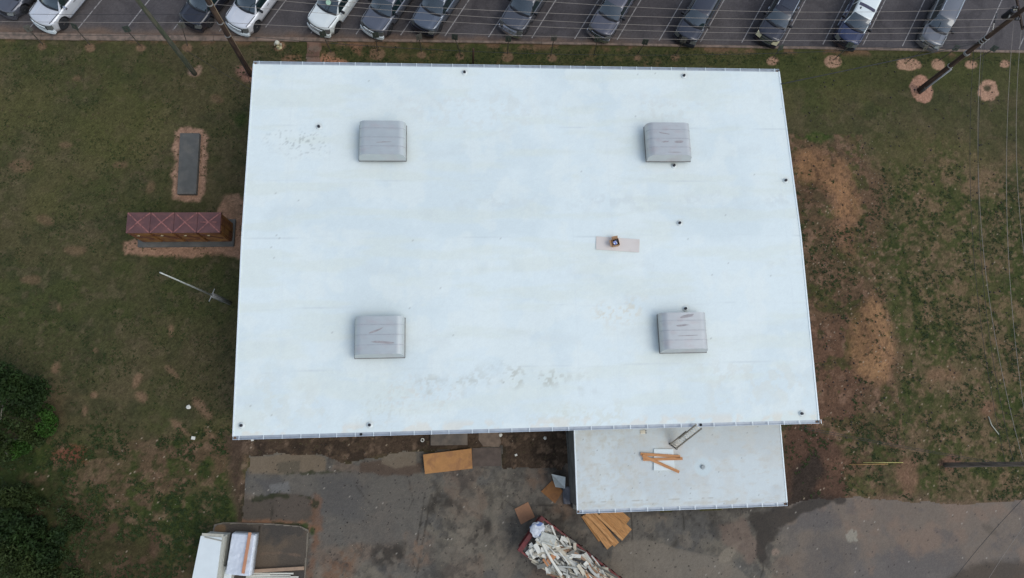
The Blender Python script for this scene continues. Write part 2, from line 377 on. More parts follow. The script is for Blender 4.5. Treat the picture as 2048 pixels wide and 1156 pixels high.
# ================================================================== PARKING LOT
KY = 27.12
def lot_col(X, Y):
    p = Paint(X, Y); g = p.noise
    p.fill((78, 76, 80)); p.mix((82, 79, 81), smooth(.45, .65, g(6., 101))*.7); p.mix((62, 60, 64), smooth(.5, .66, g(2.5, 102, 5))*.6)
    p.mix((96, 88, 84), smooth(KY+1.3, KY+.1, Y+(g(1.5, 103)-.5)*1.2)*smooth(6, -20, X)*.8)
    p.mix((110, 92, 80), smooth(KY+.7, KY+.05, Y+(g(1.1, 104)-.5)*.8)*smooth(24, 4, X)*.7)
    for k in range(-18, 7):                                                     # oil drips in the stalls
        x0 = 27.84+3.212*k+1.4; p.mix((50, 49, 52), np.exp(-(((X-x0)/.5)**2+((Y-KY-1.8)/.9)**2))*.5*g(.5, 105))
    p.mix((48, 46, 50), smooth(.04, .0, np.abs(g(5., 106, 5)-.5))*.35)
    sp = rng.random(X.shape); p.col *= (1+(sp[..., None]-.5)*.22)
    return p.col
sheet("parking_lot", axis(-36, 50, .1, 200), np.concatenate([np.arange(KY, 36, .1), np.geomspace(36.3, 160, 30)]), .004, lot_col,
      attr_mat("asphalt", fine=(30., .2), fine2=(8., .1), bump=.3))
ml = MB()
dx, dy = .515, .857
for k in range(-22, 9):
    x = 27.84+3.212*k; y = 27.52-.012*(k+9)
    if k in (-13,): y += .4
    ln = 5.6; q = Vector((x, y)); d = Vector((dx, dy)); nrm = Vector((dy, -dx))*.036
    ml.poly([(*(q-nrm), .009), (*(q+nrm), .009), (*(q+nrm+d*ln), .009), (*(q-nrm+d*ln), .009)])
paint = mat("line_paint", C(140, 139, 142), .8, nscale=2.2, namt=.1, col2=C(92, 90, 93), nscale2=5., thr=(.5, .66))
ml.build("parking_lines", paint)["kind"] = "structure"
mk = MB(); xx = -60.
while xx < 70:
    ln = random.uniform(2.6, 3.2); jx = random.uniform(-.01, .01)
    wdt = max(.18, min(.5, .18-.32*(xx+4)/24))
    mk.box((xx+ln/2, KY-.06-wdt/2+.1+jx, .05), (ln-.015, wdt, .12+random.uniform(-.01, .01))); xx += ln
mk.build("kerb", mat("kerb_concrete", C(126, 110, 100), .9, nscale=1.5, namt=.2, col2=C(98, 88, 80), nscale2=3., thr=(.45, .6), bump=.3), bevel=.02)["kind"] = "structure"
# front walk from the kerb to the building
a, b = P(605, 76), P(640, 130)
def walk_col(X, Y):
    p = Paint(X, Y); g = p.noise; p.fill((124, 100, 88)); p.mix((112, 98, 88), smooth(.45, .6, g(1., 111))); p.mix((96, 72, 62), smooth(.52, .6, g(.7, 112))*.7)
    for yy in (24.4, 25.7): p.mix((80, 66, 56), smooth(.05, .02, np.abs(Y-yy)))
    return p.col
sheet("front_walk", np.arange(-11.05, -9.85, .06), np.arange(21.0, 27.0, .06), .03, walk_col, attr_mat("walk_concrete", fine=(20., .12)),
      keep=lambda X, Y: (X > -10.98+(fbm(X, Y, .6, 3, 5)-.5)*.3) & (X < -9.92+(fbm(X, Y, .6, 3, 6)-.5)*.3))

# ================================================================== YARD
def yard_sd(X, Y):
    A = [(500, 912), (560, 903), (598, 906), (640, 905), (660, 915), (700, 925), (745, 912), (800, 903), (850, 902), (1004, 893), (1006, 935),
         (1120, 935), (1150, 900), (1152, 1028), (1575, 1012), (1600, 1000), (1690, 992), (1760, 1000), (1850, 1006), (1960, 1003), (2100, 1002), (2400, 990),
         (2400, 1400), (380, 1400), (400, 1160), (430, 1046), (484, 1044), (486, 975)]
    return polysd(X, Y, [P(u, v) for u, v in A])+(fbm(X, Y, 1.3, 5, 121)-.5)*.7
def yard_col(X, Y):
    p = Paint(X, Y); g = p.noise
    p.fill((89, 85, 82)); p.mix((101, 95, 88), smooth(.47, .55, g(5., 131, 5))*.7); p.mix((78, 77, 78), smooth(.5, .57, g(3.5, 132, 6))*.7)
    p.mix((100, 86, 78), smooth(.53, .6, g(2.6, 133, 6))*.6); p.mix((58, 56, 56), smooth(.58, .66, g(1.5, 134, 6))*.55)
    p.mix((52, 50, 50), smooth(.61, .67, g(.8, 130, 5))*.4); p.mix((112, 103, 96), smooth(.6, .66, g(1.2, 129, 5))*.4)
    p.col *= (1+(g(.28, 122, 4)[..., None]-.5)*.45)
    p.mix((104, 99, 94), smooth(.54, .58, g(.6, 127, 5))*.35); p.mix((62, 59, 57), smooth(.60, .63, g(.4, 126, 5))*.4)
    p.mix((54, 50, 47), smooth(.010, .0, np.abs(g(4., 125, 6)-.5))*smooth(.45, .55, g(3., 124))*.55)
    # driveway to the east: warmer and lighter
    dr = smooth(P(1530, 1060)[0], P(1620, 1060)[0], X)
    p.mix((106, 96, 91), dr*.85); p.mix((92, 88, 89), dr*smooth(.45, .58, g(3.8, 135, 5))*.8); p.mix((114, 98, 90), dr*smooth(.5, .62, g(2.2, 136, 6))*.7)
    p.mix((84, 80, 82), dr*smooth(.55, .65, g(1.7, 137, 6))*.5)
    p.poly([(1600, 1130), (1640, 1060), (1720, 1080), (1700, 1156), (1600, 1200)], (80, 78, 80), soft=.5, rag=.8, seed=138, amt=.5)
    p.poly([(1890, 1156), (1960, 1120), (2030, 1115), (2100, 1140), (2100, 1300), (1850, 1300)], (66, 58, 52), soft=.3, rag=.5, seed=139, amt=.8)
    p.ell(1980, 1060, 18, 7, (84, 76, 70), ang=.5, soft=.15, rag=.2, seed=140, amt=.6)
    p.ell(1703, 1073, 13, 13, (134, 130, 124), soft=.05, rag=.2, size=.3, seed=141, amt=.8); p.ell(1552, 1103, 7, 7, (128, 112, 104), soft=.08, rag=.2, seed=142, amt=.8)
    p.ell(1580, 1040, 12, 8, (112, 100, 92), soft=.1, rag=.2, seed=143, amt=.7); p.ell(1655, 995, 22, 9, (120, 98, 84), soft=.1, rag=.3, seed=144, amt=.8)
    # north-west apron: light strip, blue-grey field, brown slab
    p.poly([(497, 916), (560, 906), (600, 906), (650, 915), (655, 945), (497, 950)], (106, 94, 82), soft=.1, rag=.25, seed=145, amt=.85)
    p.poly([(555, 925), (600, 922), (598, 947), (555, 947)], (82, 76, 68), soft=.1, rag=.15, seed=146, amt=.8)
    p.poly([(497, 952), (660, 945), (850, 940), (860, 1000), (840, 1090), (640, 1090), (632, 1010), (600, 990), (520, 995), (490, 990)], (88, 85, 84), soft=.3, rag=.4, seed=147, amt=.75)
    p.poly([(640, 960), (720, 955), (720, 1040), (640, 1030)], (74, 73, 76), soft=.4, rag=.6, seed=148, amt=.6)
    p.poly([(505, 955), (560, 955), (585, 975), (560, 990), (540, 992), (520, 975)], (74, 73, 76), soft=.15, rag=.3, seed=149, amt=.7)
    p.poly([(536, 968), (578, 962), (580, 985), (545, 992)], (104, 104, 108), soft=.06, rag=.12, seed=150, amt=.7)
    p.poly([(480, 1000), (520, 998), (560, 985), (620, 992), (634, 1010), (630, 1046), (482, 1046)], (72, 65, 60), soft=.06, rag=.12, seed=151, amt=.9)
    p.poly([(550, 990), (600, 988), (628, 1010), (600, 1040), (548, 1035)], (80, 72, 68), soft=.3, rag=.3, seed=152, amt=.6)
    p.line([(485, 1046), (530, 1044), (600, 1050), (632, 1060)], .35, (118, 86, 66), rag=.25, soft=.15, amt=.7)
    p.line([(632, 1000), (630, 1080), (620, 1156)], .5, (104, 76, 60), rag=.4, soft=.2, amt=.6)
    p.poly([(640, 1110), (720, 1100), (700, 1156), (640, 1200)], (104, 78, 62), soft=.5, rag=.8, seed=153, amt=.7, grain=.42)
    p.line([(505, 1000), (545, 992), (600, 990), (626, 998), (634, 1012)], .22, (44, 46, 30), rag=.34, size=.4, amt=.85)
    p.line([(545, 1045), (600, 1052), (622, 1060)], .14, (40, 46, 28), rag=.25, size=.35, amt=.85); p.ell(610, 1052, 8, 7, (46, 62, 30), soft=.08, rag=.25, seed=154, amt=.9)
    p.line([(560, 947), (620, 946), (700, 943)], .1, (48, 50, 34), rag=.2, size=.3, amt=.75); p.ell(625, 1062, 5, 8, (46, 60, 30), soft=.08, rag=.2, seed=155, amt=.9)
    p.line([(545, 1010), (543, 1040)], .12, (46, 42, 36), rag=.12, amt=.7)
    p.poly([(720, 925), (800, 915), (845, 930), (845, 945), (760, 950), (720, 945)], (76, 62, 54), soft=.1, rag=.35, seed=156, amt=.8)
    p.poly([(768, 905), (830, 902), (832, 930), (790, 935), (765, 925)], (110, 100, 90), soft=.08, rag=.2, seed=157, amt=.75)
    # joints
    for ln in [[(818, 960), (826, 1000), (815, 1024)], [(850, 985), (840, 1050), (826, 1130)], [(862, 990), (850, 1060), (832, 1156)], [(1262, 1020), (1268, 1156)],
               [(1366, 1020), (1368, 1060)], [(1010, 1000), (1060, 1040)], [(715, 975), (742, 1010)], [(1155, 1012), (1060, 1010)], [(1120, 940), (1115, 1012)]]:
        p.line(ln, .07, (46, 43, 40), rag=.06, soft=.04, amt=.75)
    # stains
    for (u, v, a, b, an, s_) in [(775, 1110, 30, 24, 0, 161), (790, 1095, 14, 14, .3, 162), (880, 1022, 34, 12, .2, 163), (870, 1005, 16, 20, 0, 164), (905, 1010, 24, 9, .25, 165), (1423, 1040, 9, 20, 0, 166),
                                 (1350, 1090, 12, 17, .3, 167), (1100, 925, 30, 40, 0, 168), (1060, 905, 50, 18, 0, 169), (960, 1075, 12, 40, .5, 170), (1120, 1030, 60, 12, .2, 171)]:
        p.ell(u, v, a, b, (50, 46, 43), ang=an, soft=.35, rag=.6, seed=s_, amt=.85, grain=.46)
    for (u, v, a, b, s_) in [(840, 1100, 24, 30, 172), (1190, 1090, 0, 0, 0), (1070, 945, 12, 22, 173), (1130, 1010, 14, 14, 174), (845, 975, 8, 7, 175), (660, 1090, 0, 0, 0), (1080, 960, 18, 10, 176)]:
        if a: p.ell(u, v, a, b, (116, 95, 82), soft=.5, rag=.8, seed=s_, amt=.6, grain=.44)
    p.poly([(1035, 1075), (1060, 1060), (1020, 1156), (1000, 1300), (960, 1300), (1000, 1140)], (108, 100, 94), soft=.06, rag=.1, seed=177, amt=.6)
    p.poly([(1290, 1080), (1400, 1110), (1470, 1120), (1500, 1156), (1500, 1300), (1200, 1300), (1230, 1100)], (112, 105, 99), soft=.1, rag=.7, size=2.5, seed=178, amt=.7)
    p.poly([(1480, 1085), (1450, 1100), (1432, 1125), (1460, 1120)], (122, 114, 106), soft=.06, rag=.25, seed=179, amt=.7)
    p.poly([(1440, 1050), (1490, 1040), (1520, 1100), (1500, 1120), (1450, 1080)], (106, 90, 84), soft=.2, rag=.5, seed=180, amt=.6)
    p.poly([(1500, 1025), (1570, 1015), (1640, 985), (1690, 1000), (1600, 1030), (1565, 1050), (1548, 1075), (1535, 1095), (1540, 1115), (1528, 1125), (1520, 1128), (1515, 1090), (1518, 1060), (1500, 1040)],
           (54, 49, 46), soft=.12, rag=.5, size=.9, seed=181, amt=.88)
    p.line([(1524, 1120), (1526, 1140), (1515, 1170)], .08, (46, 42, 40), rag=.06, amt=.8)
    p.line([(1150, 1020), (1300, 1020), (1560, 1010)], .5, (58, 54, 52), rag=.3, soft=.3, amt=.6)
    p.col *= np.array([1.08, 1.09, 1.02])
    sp = rng.random(X.shape); p.col *= (1+(sp[..., None]-.5)*.2); p.mix((36, 34, 33), (sp < .006)*.7); p.mix((165, 160, 152), (sp > .9985)*.7)
    return p.col
sheet("yard_pavement", np.arange(-19, 50, .08), np.arange(-18, 0, .08), .004, yard_col, attr_mat("yard_concrete", rough=.85, fine=(16., .12), fine2=(45., .14), bump=.25, spec=.3),
      keep=lambda X, Y: yard_sd(X, Y) < 0)
conc = mat("old_concrete", C(94, 88, 82), .9, nscale=3., namt=.2, col2=C(108, 99, 90), nscale2=1.2, thr=(.42, .6), bump=.4)
def slab(name, pix, z, m_=None, label=None, cat=None, sides=.0):
    pts = [P(u, v, z) for u, v in pix][::-1]
    o = MB().prism(pts, -.05, z).build(name, m_ or conc, bevel=.015)
    if label: tag(o, label, cat)
    else: o["kind"] = "structure"
    return o
def pad_col(X, Y):
    p = Paint(X, Y); g = p.noise; p.fill((80, 74, 68)); p.mix((92, 82, 72), smooth(.45, .6, g(2., 191, 5))); p.mix((66, 64, 62), smooth(.5, .6, g(1.6, 192, 5))*.8)
    p.ell(438, 1058, 14, 10, (118, 96, 74), soft=.08, rag=.2, seed=5); p.line([(520, 1052), (518, 1070)], .1, (48, 44, 38), rag=.08)
    p.line([(525, 1107), (560, 1105), (600, 1110)], .1, (108, 92, 80), rag=.12, amt=.6)
    return p.col
slab("loading_pad_base", [(428, 1049), (445, 1045), (540, 1047), (600, 1052), (617, 1060), (609, 1170), (400, 1170)], .10, mat("pad_side", C(112, 106, 97), .9, namt=.2))
q0, q1 = P(428, 1045), P(618, 1230)
PADP = [P(u, v, .104) for u, v in [(430, 1050), (446, 1046), (540, 1048), (600, 1053), (616, 1061), (608, 1169), (402, 1169)]]
sheet("loading_pad", np.arange(-17, -8, .06), np.arange(-10, -4.5, .06), .104, pad_col, attr_mat("pad_concrete", fine=(16., .14)), keep=lambda X, Y: polysd(X, Y, PADP) < 0)
slab("doorstep_slab", [(861, 862), (935, 862), (935, 890), (861, 891)], .14)
slab("doorstep_slab", [(957, 862), (996, 862), (1003, 884), (998, 894), (966, 892), (957, 880)], .06, mat("broken_slab", C(112, 98, 86), .9, namt=.25, nscale=4))
slab("doorstep_slab", [(944, 896), (1002, 895), (1002, 932), (944, 933)], .05, mat("brown_slab", C(86, 76, 70), .9, namt=.22, nscale=3))

# ================================================================== MAIN BUILDING
RX0, RX1, RY0, RY1 = -12.79, 21.08, -.90, 22.10; RM = (RY0+RY1)/2; EZ = 5.5
def rz(y): return EZ+.36*(1-abs(y-RM)/(RM-RY0))
def roof_col(X, Y):
    p = Paint(X, Y, 5.65); g = p.noise
    p.fill((213, 228, 237)); p.mix((205, 221, 231), smooth(.4, .65, g(4., 201))*.8); p.mix((219, 231, 236), smooth(.45, .6, g(1.5, 202, 5))*.5)
    p.mix((210, 222, 222), smooth(.5, .7, fbm(X, Y*5, 4., 4, 203))*.5)
    for yy in (2.8, 6.4, 10.6, 14.2, 17.8): p.mix((190, 203, 212), smooth(.05, .0, np.abs(Y-yy+.03*np.sin(X)))*smooth(.35, .7, g(2.2, 204))*.55)
    xs = (X-RX0) % 1.22; p.mix((204, 218, 228), smooth(.05, .0, np.minimum(xs, 1.22-xs))*.22)
    for yy in (1.6, 4.6, 8.5, 12.4, 16.2, 19.6): p.mix((196, 208, 214), smooth(.6, .0, np.abs(Y-yy-.3*np.sin(X*.7)))*smooth(.5, .66, g(1.1, 205, 5))*.22)
    # dirt smudges
    def smudge(pts, c, thr, seed, amt=.6, size=.35):
        P3 = [P(u, v, 5.65) for u, v in pts]; d = polysd(X, Y, P3); a = smooth(.8, -.6, d+(g(1., seed)-.5)*2)
        p.mix(c, a*smooth(thr, thr+.06, fbm(X, Y, size, 4, seed+1))*amt)
    smudge([(552, 262), (620, 268), (640, 285), (600, 300), (560, 300)], (128, 136, 134), .615, 211, .4, .13)
    smudge([(725, 800), (790, 795), (820, 820), (790, 848), (720, 842)], (196, 205, 204), .56, 213, .5, .15)
    smudge([(780, 768), (900, 760), (930, 790), (860, 815), (780, 800)], (204, 208, 206), .56, 215, .5, .15)
    smudge([(1210, 615), (1270, 612), (1270, 628), (1210, 630)], (206, 206, 196), .5, 217, .7, .2)
    smudge([(800, 190), (1000, 180), (1100, 230), (1000, 260), (840, 240)], (207, 217, 221), .52, 219, .5, .4)
    smudge([(1280, 200), (1420, 195), (1400, 235), (1290, 235)], (207, 217, 221), .54, 221, .5, .3)
    smudge([(1070, 830), (1240, 825), (1240, 845), (1070, 850)], (204, 212, 208), .54, 223, .5, .2)
    smudge([(500, 760), (620, 750), (680, 840), (520, 850)], (207, 217, 218), .5, 225, .5, .5)
    smudge([(1420, 730), (1600, 720), (1610, 800), (1420, 800)], (206, 214, 214), .5, 227, .5, .5)
    smudge([(830, 760), (1180, 748), (1180, 756), (830, 768)], (178, 184, 180), .5, 229, .7, .25)
    smudge([(900, 402), (1600, 396), (1600, 404), (900, 410)], (200, 212, 219), .5, 231, .5, .3)
    # rusty edge near the gutters, slight shadow and patch painted round each pipe
    for (u, v, du, dv) in PIPES: 
        q = P(u, v, 5.65); d = np.hypot(X-q[0], Y-q[1]); p.mix((196, 200, 198), smooth(.32, .1, d)*.5)
    p.mix((214, 206, 192), smooth(.5, .1, np.abs(Y-RY0-.4))*smooth(.55, .65, g(.8, 233))*.4)
    sp = rng.random(X.shape); p.col *= (1+(sp[..., None]-.5)*.03); p.mix((120, 120, 112), (sp < .0003)*.4)
    return np.clip(p.col*np.array([.985, .972, .952]), 0, .86)
PIPES = [(929, 141, 0, 0), (1370, 148, 0, 0), (637, 252, 0, 0), (1348, 331, 0, 0), (1571, 361, 0, 0), (1358, 447, 0, 0), (1371, 617, 0, 0),
         (480, 851, 0, 0), (738, 850, 0, 0), (1607, 827, 0, 0)]
bld = thing("warehouse", "large single-storey building under a white coated roof in the middle of the lot", "building", (4.15, 10.6, 0))
BL = Vector((4.15, 10.6, 0))
def rel(o, par): o.location = Vector(o.location)-Vector(par.location)
roofm = attr_mat("roof_coating", rough=.55, fine=(3., .015), fine2=(14., .02), bump=.04, spec=.3)
roof = sheet("roof", np.append(np.arange(RX0, RX1, .09), RX1), np.append(np.arange(RY0+.22, RY1-.22, .09), RY1-.22), lambda X, Y: rz(Y), roof_col, roofm, parent=bld)
roof.location = -BL
wallm = mat("wall_cladding", C(128, 132, 134), .6, .2, namt=.1, stretch=(1, 1, .1))
mw = MB(); wi = .25
mw.prism([(RX0+wi, RY0+.4), (RX1-wi, RY0+.4), (RX1-wi, RY1-.4), (RX0+wi, RY1-.4)], 0, 5.3)
for k in range(56):
    for yy in (RY0+.39, RY1-.39): mw.box((RX0+.5+k*.6, yy, 2.65), (.06, .04, 5.28))
for k in range(37):
    for xx_ in (RX0+wi-.01, RX1-wi+.01): mw.box((xx_, RY0+.7+k*.6, 2.65), (.04, .06, 5.28))
rel(mw.build("wall", wallm, bld), bld)
gal = mat("galvanised", C(172, 184, 200), .5, .25, nscale=3, namt=.1); galw = mat("white_metal", C(214, 226, 236), .5, .1, namt=.05)
rust = mat("rusty_fitting", C(120, 96, 78), .8, namt=.3)
# fascia below the roof membrane and the sloping verges
mf = MB()
mf.box(((RX0+RX1)/2, RY0+.26, EZ-.12), (RX1-RX0-.02, .06, .22)); mf.box(((RX0+RX1)/2, RY1-.26, EZ-.12), (RX1-RX0-.02, .06, .22))
for x_, s in ((RX0, 1), (RX1, -1)):
    for y0, y1 in ((RY0+.2, RM), (RM, RY1-.2)):
        mf.bar((x_+s*.03, y0, rz(y0)-.07), (x_+s*.03, y1, rz(y1)-.07), .08, .2)
rel(mf.build("roof_edge_trim", galw, bld), bld)
def gutter(par, x0, x1, y, z, sgn, n, wdt=.21, outs=()):
    g = MB(); xm = (x0+x1)/2; L = x1-x0
    g.box((xm, y+sgn*wdt/2, z-.13), (L, wdt, .012)); g.box((xm, y+sgn*.006, z-.065), (L, .012, .13))
    g.box((xm, y+sgn*(wdt-.008), z-.07), (L-.02, .016, .12)); g.box((xm, y+sgn*(wdt-.012), z-.012), (L, .03, .018))
    for x_ in (x0+.006, x1-.006): g.box((x_, y+sgn*wdt/2, z-.066), (.012, wdt-.03, .12))
    go = g.build("gutter", gal, par); rel(go, par)
    xs = [x0+.35]
    while xs[-1] < x1-.9: xs.append(xs[-1]+random.choice((.98, 1.02, 1.32, .95)))
    for x_ in xs:
        s_ = MB().box((0, sgn*wdt/2, 0), (.035, wdt+.03, .012)).build("gutter_strap", galw, go); s_.location = (x_, y, z+.004)
    for x_ in outs:
        s_ = MB().lathe([(.075, -.03), (.08, 0)], n=14).build("gutter_outlet", mat("outlet_hole", (.012, .012, .014), .8), go); s_.location = (x_, y+sgn*wdt/2, z-.09)
    for x_ in (x0+.1, x1-.1):
        s_ = MB().box((0, 0, 0), (.12, .1, .03)).build("gutter_end_fitting", rust, go); s_.location = (x_, y+sgn*wdt*.5, z-.10)
    return go
gutter(bld, RX0, RX1, RY1-.22, EZ, 1, 30)
gutter(bld, RX0, RX1, RY0+.22, EZ, -1, 30, outs=(P(722, 868, 5.4)[0], P(1402, 853, 5.4)[0]))
pipem = mat("black_pipe", (.012, .013, .018), .6, namt=.1); boot = mat("pipe_boot", C(198, 208, 214), .6, namt=.06)
for (u, v, du, dv) in PIPES:
    q = P(u, v, 5.8); z0 = rz(q[1])
    pp = MB().lathe([(.0825, -.02), (.0825, .17), (.07, .18)], n=14).build("vent_pipe", pipem, roof); pp.location = (q[0], q[1], z0)
    bt = MB().lathe([(.19, -.01), (.18, .02), (.11, .06), (.1, .07)], n=16).build("pipe_boot", boot, pp)
# concealed rear doors on the yard side
for x_ in (-2.1, 1.2):
    dd = MB().box((x_, RY0+.36, 1.05), (1.0, .06, 2.1)).build("door", mat("door_paint", C(90, 96, 100), .5), bld); rel(dd, bld)

# ---- annex
AX0, AX1, AY0, AY1, AZ_ = 6.66, 19.64, -5.78, -.72, 3.4
ann = thing("annex", "low rear extension with grimy white roof below the big building's south eave", "building", (13.1, -3.3, 0))
def annex_col(X, Y):
    p = Paint(X, Y, 3.4); g = p.noise
    p.fill((207, 219, 226)); p.mix((198, 208, 214), smooth(.4, .6, g(2., 241))*.8); p.mix((205, 210, 210), smooth(.48, .66, g(.8, 242, 6))*.5)
    lft = smooth(16, 8, X); p.mix((198, 198, 188), smooth(.5, .66, g(.4, 243, 6))*lft*.3); p.mix((190, 188, 174), smooth(.6, .68, g(.2, 244, 5))*lft*.35)
    p.mix((196, 194, 184), smooth(.56, .68, fbm(X, Y*2.5, .5, 6, 245))*.3)
    p.mix((192, 190, 180), smooth(.6, .2, Y-AY0-.1)*smooth(.5, .6, fbm(X, Y*4, .8, 4, 246))*.5)
    q = P(1405, 934, 3.4); p.mix((204, 222, 232), smooth(.62, .42, np.hypot(X-q[0], Y-q[1]))*.8)
    q = P(1345, 895, 3.4); p.mix((200, 184, 172), smooth(.9, .1, np.hypot(X-q[0], Y-q[1]))*.35)
    p.mix((150, 140, 120), smooth(.03, .0, np.abs(Y-(AY0+.62)))*smooth(.5, .6, g(.6, 247))*.5*(X < 15))
    sp = rng.random(X.shape); p.col *= (1+(sp[..., None]-.5)*.04); p.mix((110, 108, 98), (sp < .0015)*.6)
    return np.clip(p.col*.87, 0, .86)
ar = sheet("roof", np.append(np.arange(AX0, AX1, .06), AX1), np.append(np.arange(AY0+.2, AY1, .06), AY1), lambda X, Y: AZ_+.03*(Y-AY0), annex_col, roofm, parent=ann); ar.location = -Vector(ann.location)
aw = MB().prism([(AX0+.1, AY0+.3), (AX1-.1, AY0+.3), (AX1-.1, -.5), (AX0+.1, -.5)], 0, 3.28)
rel(aw.build("wall", mat("annex_wall", C(92, 94, 94), .8, nscale=2, namt=.2, col2=C(74, 76, 76), nscale2=1.5), ann), ann)
mf = MB()
for x_, s in ((AX0, 1), (AX1, -1)): mf.bar((x_+s*.03, AY0+.2, AZ_-.05), (x_+s*.03, AY1, AZ_+.1), .07, .16)
mf.box(((AX0+AX1)/2, AY0+.24, AZ_-.1), (AX1-AX0-.02, .05, .2)); rel(mf.build("roof_edge_trim", galw, ann), ann)
gutter(ann, AX0, AX1, AY0+.2, AZ_, -1, 13)
# concrete loading dock edge along the annex wall
slab("dock_edge", [(1134, 862), (1147, 862), (1153, 1020), (1146, 1018)], .55, mat("dock_concrete", C(92, 94, 92), .9, nscale=5, namt=.3, col2=C(60, 60, 58), nscale2=4), "narrow grey concrete dock edge running along the annex's west wall", "dock edge")
q = P(1285, 864, 3.5)
fl = MB().box((0, 0, .03), (.32, .2, .06)).build("roof_flange", mat("flange_tan", C(208, 202, 186), .7), ann, bevel=.01); fl.location = Vector((q[0], q[1], 3.52))-Vector(ann.location)
for dxy in ((.2, .06), (.2, -.06)):
    f2 = MB().lathe([(.035, 0), (.03, .05)], n=8).build("bolt", pipem, fl); f2.location = (dxy[0], dxy[1], .01)
q = P(1405, 934, 3.45)
dr = MB().lathe([(.14, 0), (.13, .03), (.09, .045), (.06, .04)], n=18).build("roof_drain", mat("drain_grey", C(150, 160, 166), .6), ann); dr.location = Vector((q[0], q[1], 3.53))-Vector(ann.location)

# ---- ventilators
hoodm = mat("hood_metal", C(174, 184, 192), .45, .3, nscale=1.6, namt=.04, col2=C(174, 176, 184), nscale2=1.1, thr=(.5, .8), stretch=(1, 2., 1))
hoodm2 = mat("hood_metal_pink", C(174, 181, 189), .45, .3, nscale=1.6, namt=.04, col2=C(170, 169, 176), nscale2=1.3, thr=(.5, .74), stretch=(1, 2., 1))
rimm = mat("hood_rim", C(112, 112, 112), .6, .3, namt=.25, nscale=5)
def ventilator(cx, cy, label, mt, dirt):
    t = thing("roof_ventilator", label, "ventilator", (cx, cy, rz(cy)), 0, "hooded ventilators on the big white roof")
    W, D = 2.80, 2.14; zt = 1.0; zb = .34; r = .42
    MB().box((0, 0, .2), (2.1, 1.5, .42)).build("curb", mat("vent_curb", C(120, 126, 130), .6, .2), t)
    prof = [(-W/2, zb)]
    for k in range(7):
        a = math.pi-k*math.pi/12; prof.append((-W/2+.03+r+r*math.cos(a), zt-r*.8+r*.8*math.sin(a)))
    prof += [(-x, z) for x, z in prof[::-1]]
    h = MB(); n = len(prof); ends = []
    for y, ins in ((-D/2, 0), (-D/2+.03, 0), (D/2-.03, 0), (D/2, 0)):
        ends.append([h.bm.verts.new((x, y, z)) for x, z in prof])
    for a_, b_ in zip(ends, ends[1:]):
        for k in range(n-1):
            f = h.bm.faces.new([a_[k], a_[k+1], b_[k+1], b_[k]]); f.smooth = True
    # canted end panels
    for e, s in ((ends[0], -1), (ends[-1], 1)):
        cap = [h.bm.verts.new((x*1.0, s*(D/2+(.17 if s < 0 else .02)*(1-(z-zb)/(zt-zb))), z)) for x, z in prof]
        for k in range(n-1): h.bm.faces.new([e[k], e[k+1], cap[k+1], cap[k]])
        h.bm.faces.new(cap)
    ho = h.build("hood", mt, t)
    for yy in (-.55, .02, .6):                                                    # lapped seams
        s = MB(); pts = [(x*1.002, yy, z+.004) for x, z in prof[1:-1]]
        for a_, b_ in zip(pts, pts[1:]): s.bar(a_, b_, .022, .014)
        s.build("hood_seam", mat("seam_grey", C(158, 164, 176), .6, .2), ho)
    rb = MB(); x1, y1 = W/2+.02, D/2+.18
    rb.box((0, -y1, zb), (2*x1, .035, .05)).box((0, D/2-.02, zb-.02), (2*x1, .035, .04))
    for sx in (-1, 1): rb.box((sx*x1, (D/2-y1)/2, zb), (.03, D/2+y1-.04, .05))
    rb.build("rim", rimm, t)
    if dirt:
        for i, (x_, y_, l_, w_, a_) in enumerate(dirt):
            d_ = MB(); pts = []; nn = 12
            for k in range(nn):
                a2 = 2*math.pi*k/nn; rr = random.uniform(.65, 1.1); X_ = l_*math.cos(a2)*rr; Y_ = w_*math.sin(a2)*rr
                pts.append((x_+X_*math.cos(a_)-Y_*math.sin(a_), y_+X_*math.sin(a_)+Y_*math.cos(a_)))
            d_.prism(pts, zt+.0015, zt+.004); d_.build("grime_patch", mat("grime", C(152, 150, 156), .8, namt=.15, nscale=6), ho)
    return t
vent_specs = [((P(717, 240, 6.6)+P(812, 315, 6.6))/2, "faintly scuffed grey ventilator hood in the north-west part of the white roof", hoodm, [(.1, -.3, .5, .035, 0.05)]),
              ((P(1290, 243, 6.6)+P(1382, 317, 6.6))/2, "pinkish grime-streaked ventilator hood on the roof just north of a black vent pipe", hoodm2, [(-.3, -.2, .3, .06, .1), (.55, -.2, .35, .09, .05), (-.35, .35, .35, .05, -.2), (.3, -.9, .5, .03, .0)]),
              ((P(707, 632, 6.6)+P(810, 713, 6.6))/2, "grey ventilator hood bearing a V-shaped dirt streak, south-west part of the roof", hoodm, [(-.15, .25, .55, .06, .38), (.2, -.42, .75, .07, -.08)]),
              ((P(1317, 625, 6.6)+P(1415, 702, 6.6))/2, "grey ventilator hood with a dark smear at its north edge beside a black pipe", hoodm2, [(.2, .85, .55, .1, .25), (-.15, .3, .4, .07, .1), (.15, -.3, .7, .03, .02)])]
for c, lab, mt, dirt in vent_specs: ventilator(c[0]+(.12 if c[0] > 5 else -.02), c[1]+.06, lab, mt, dirt)

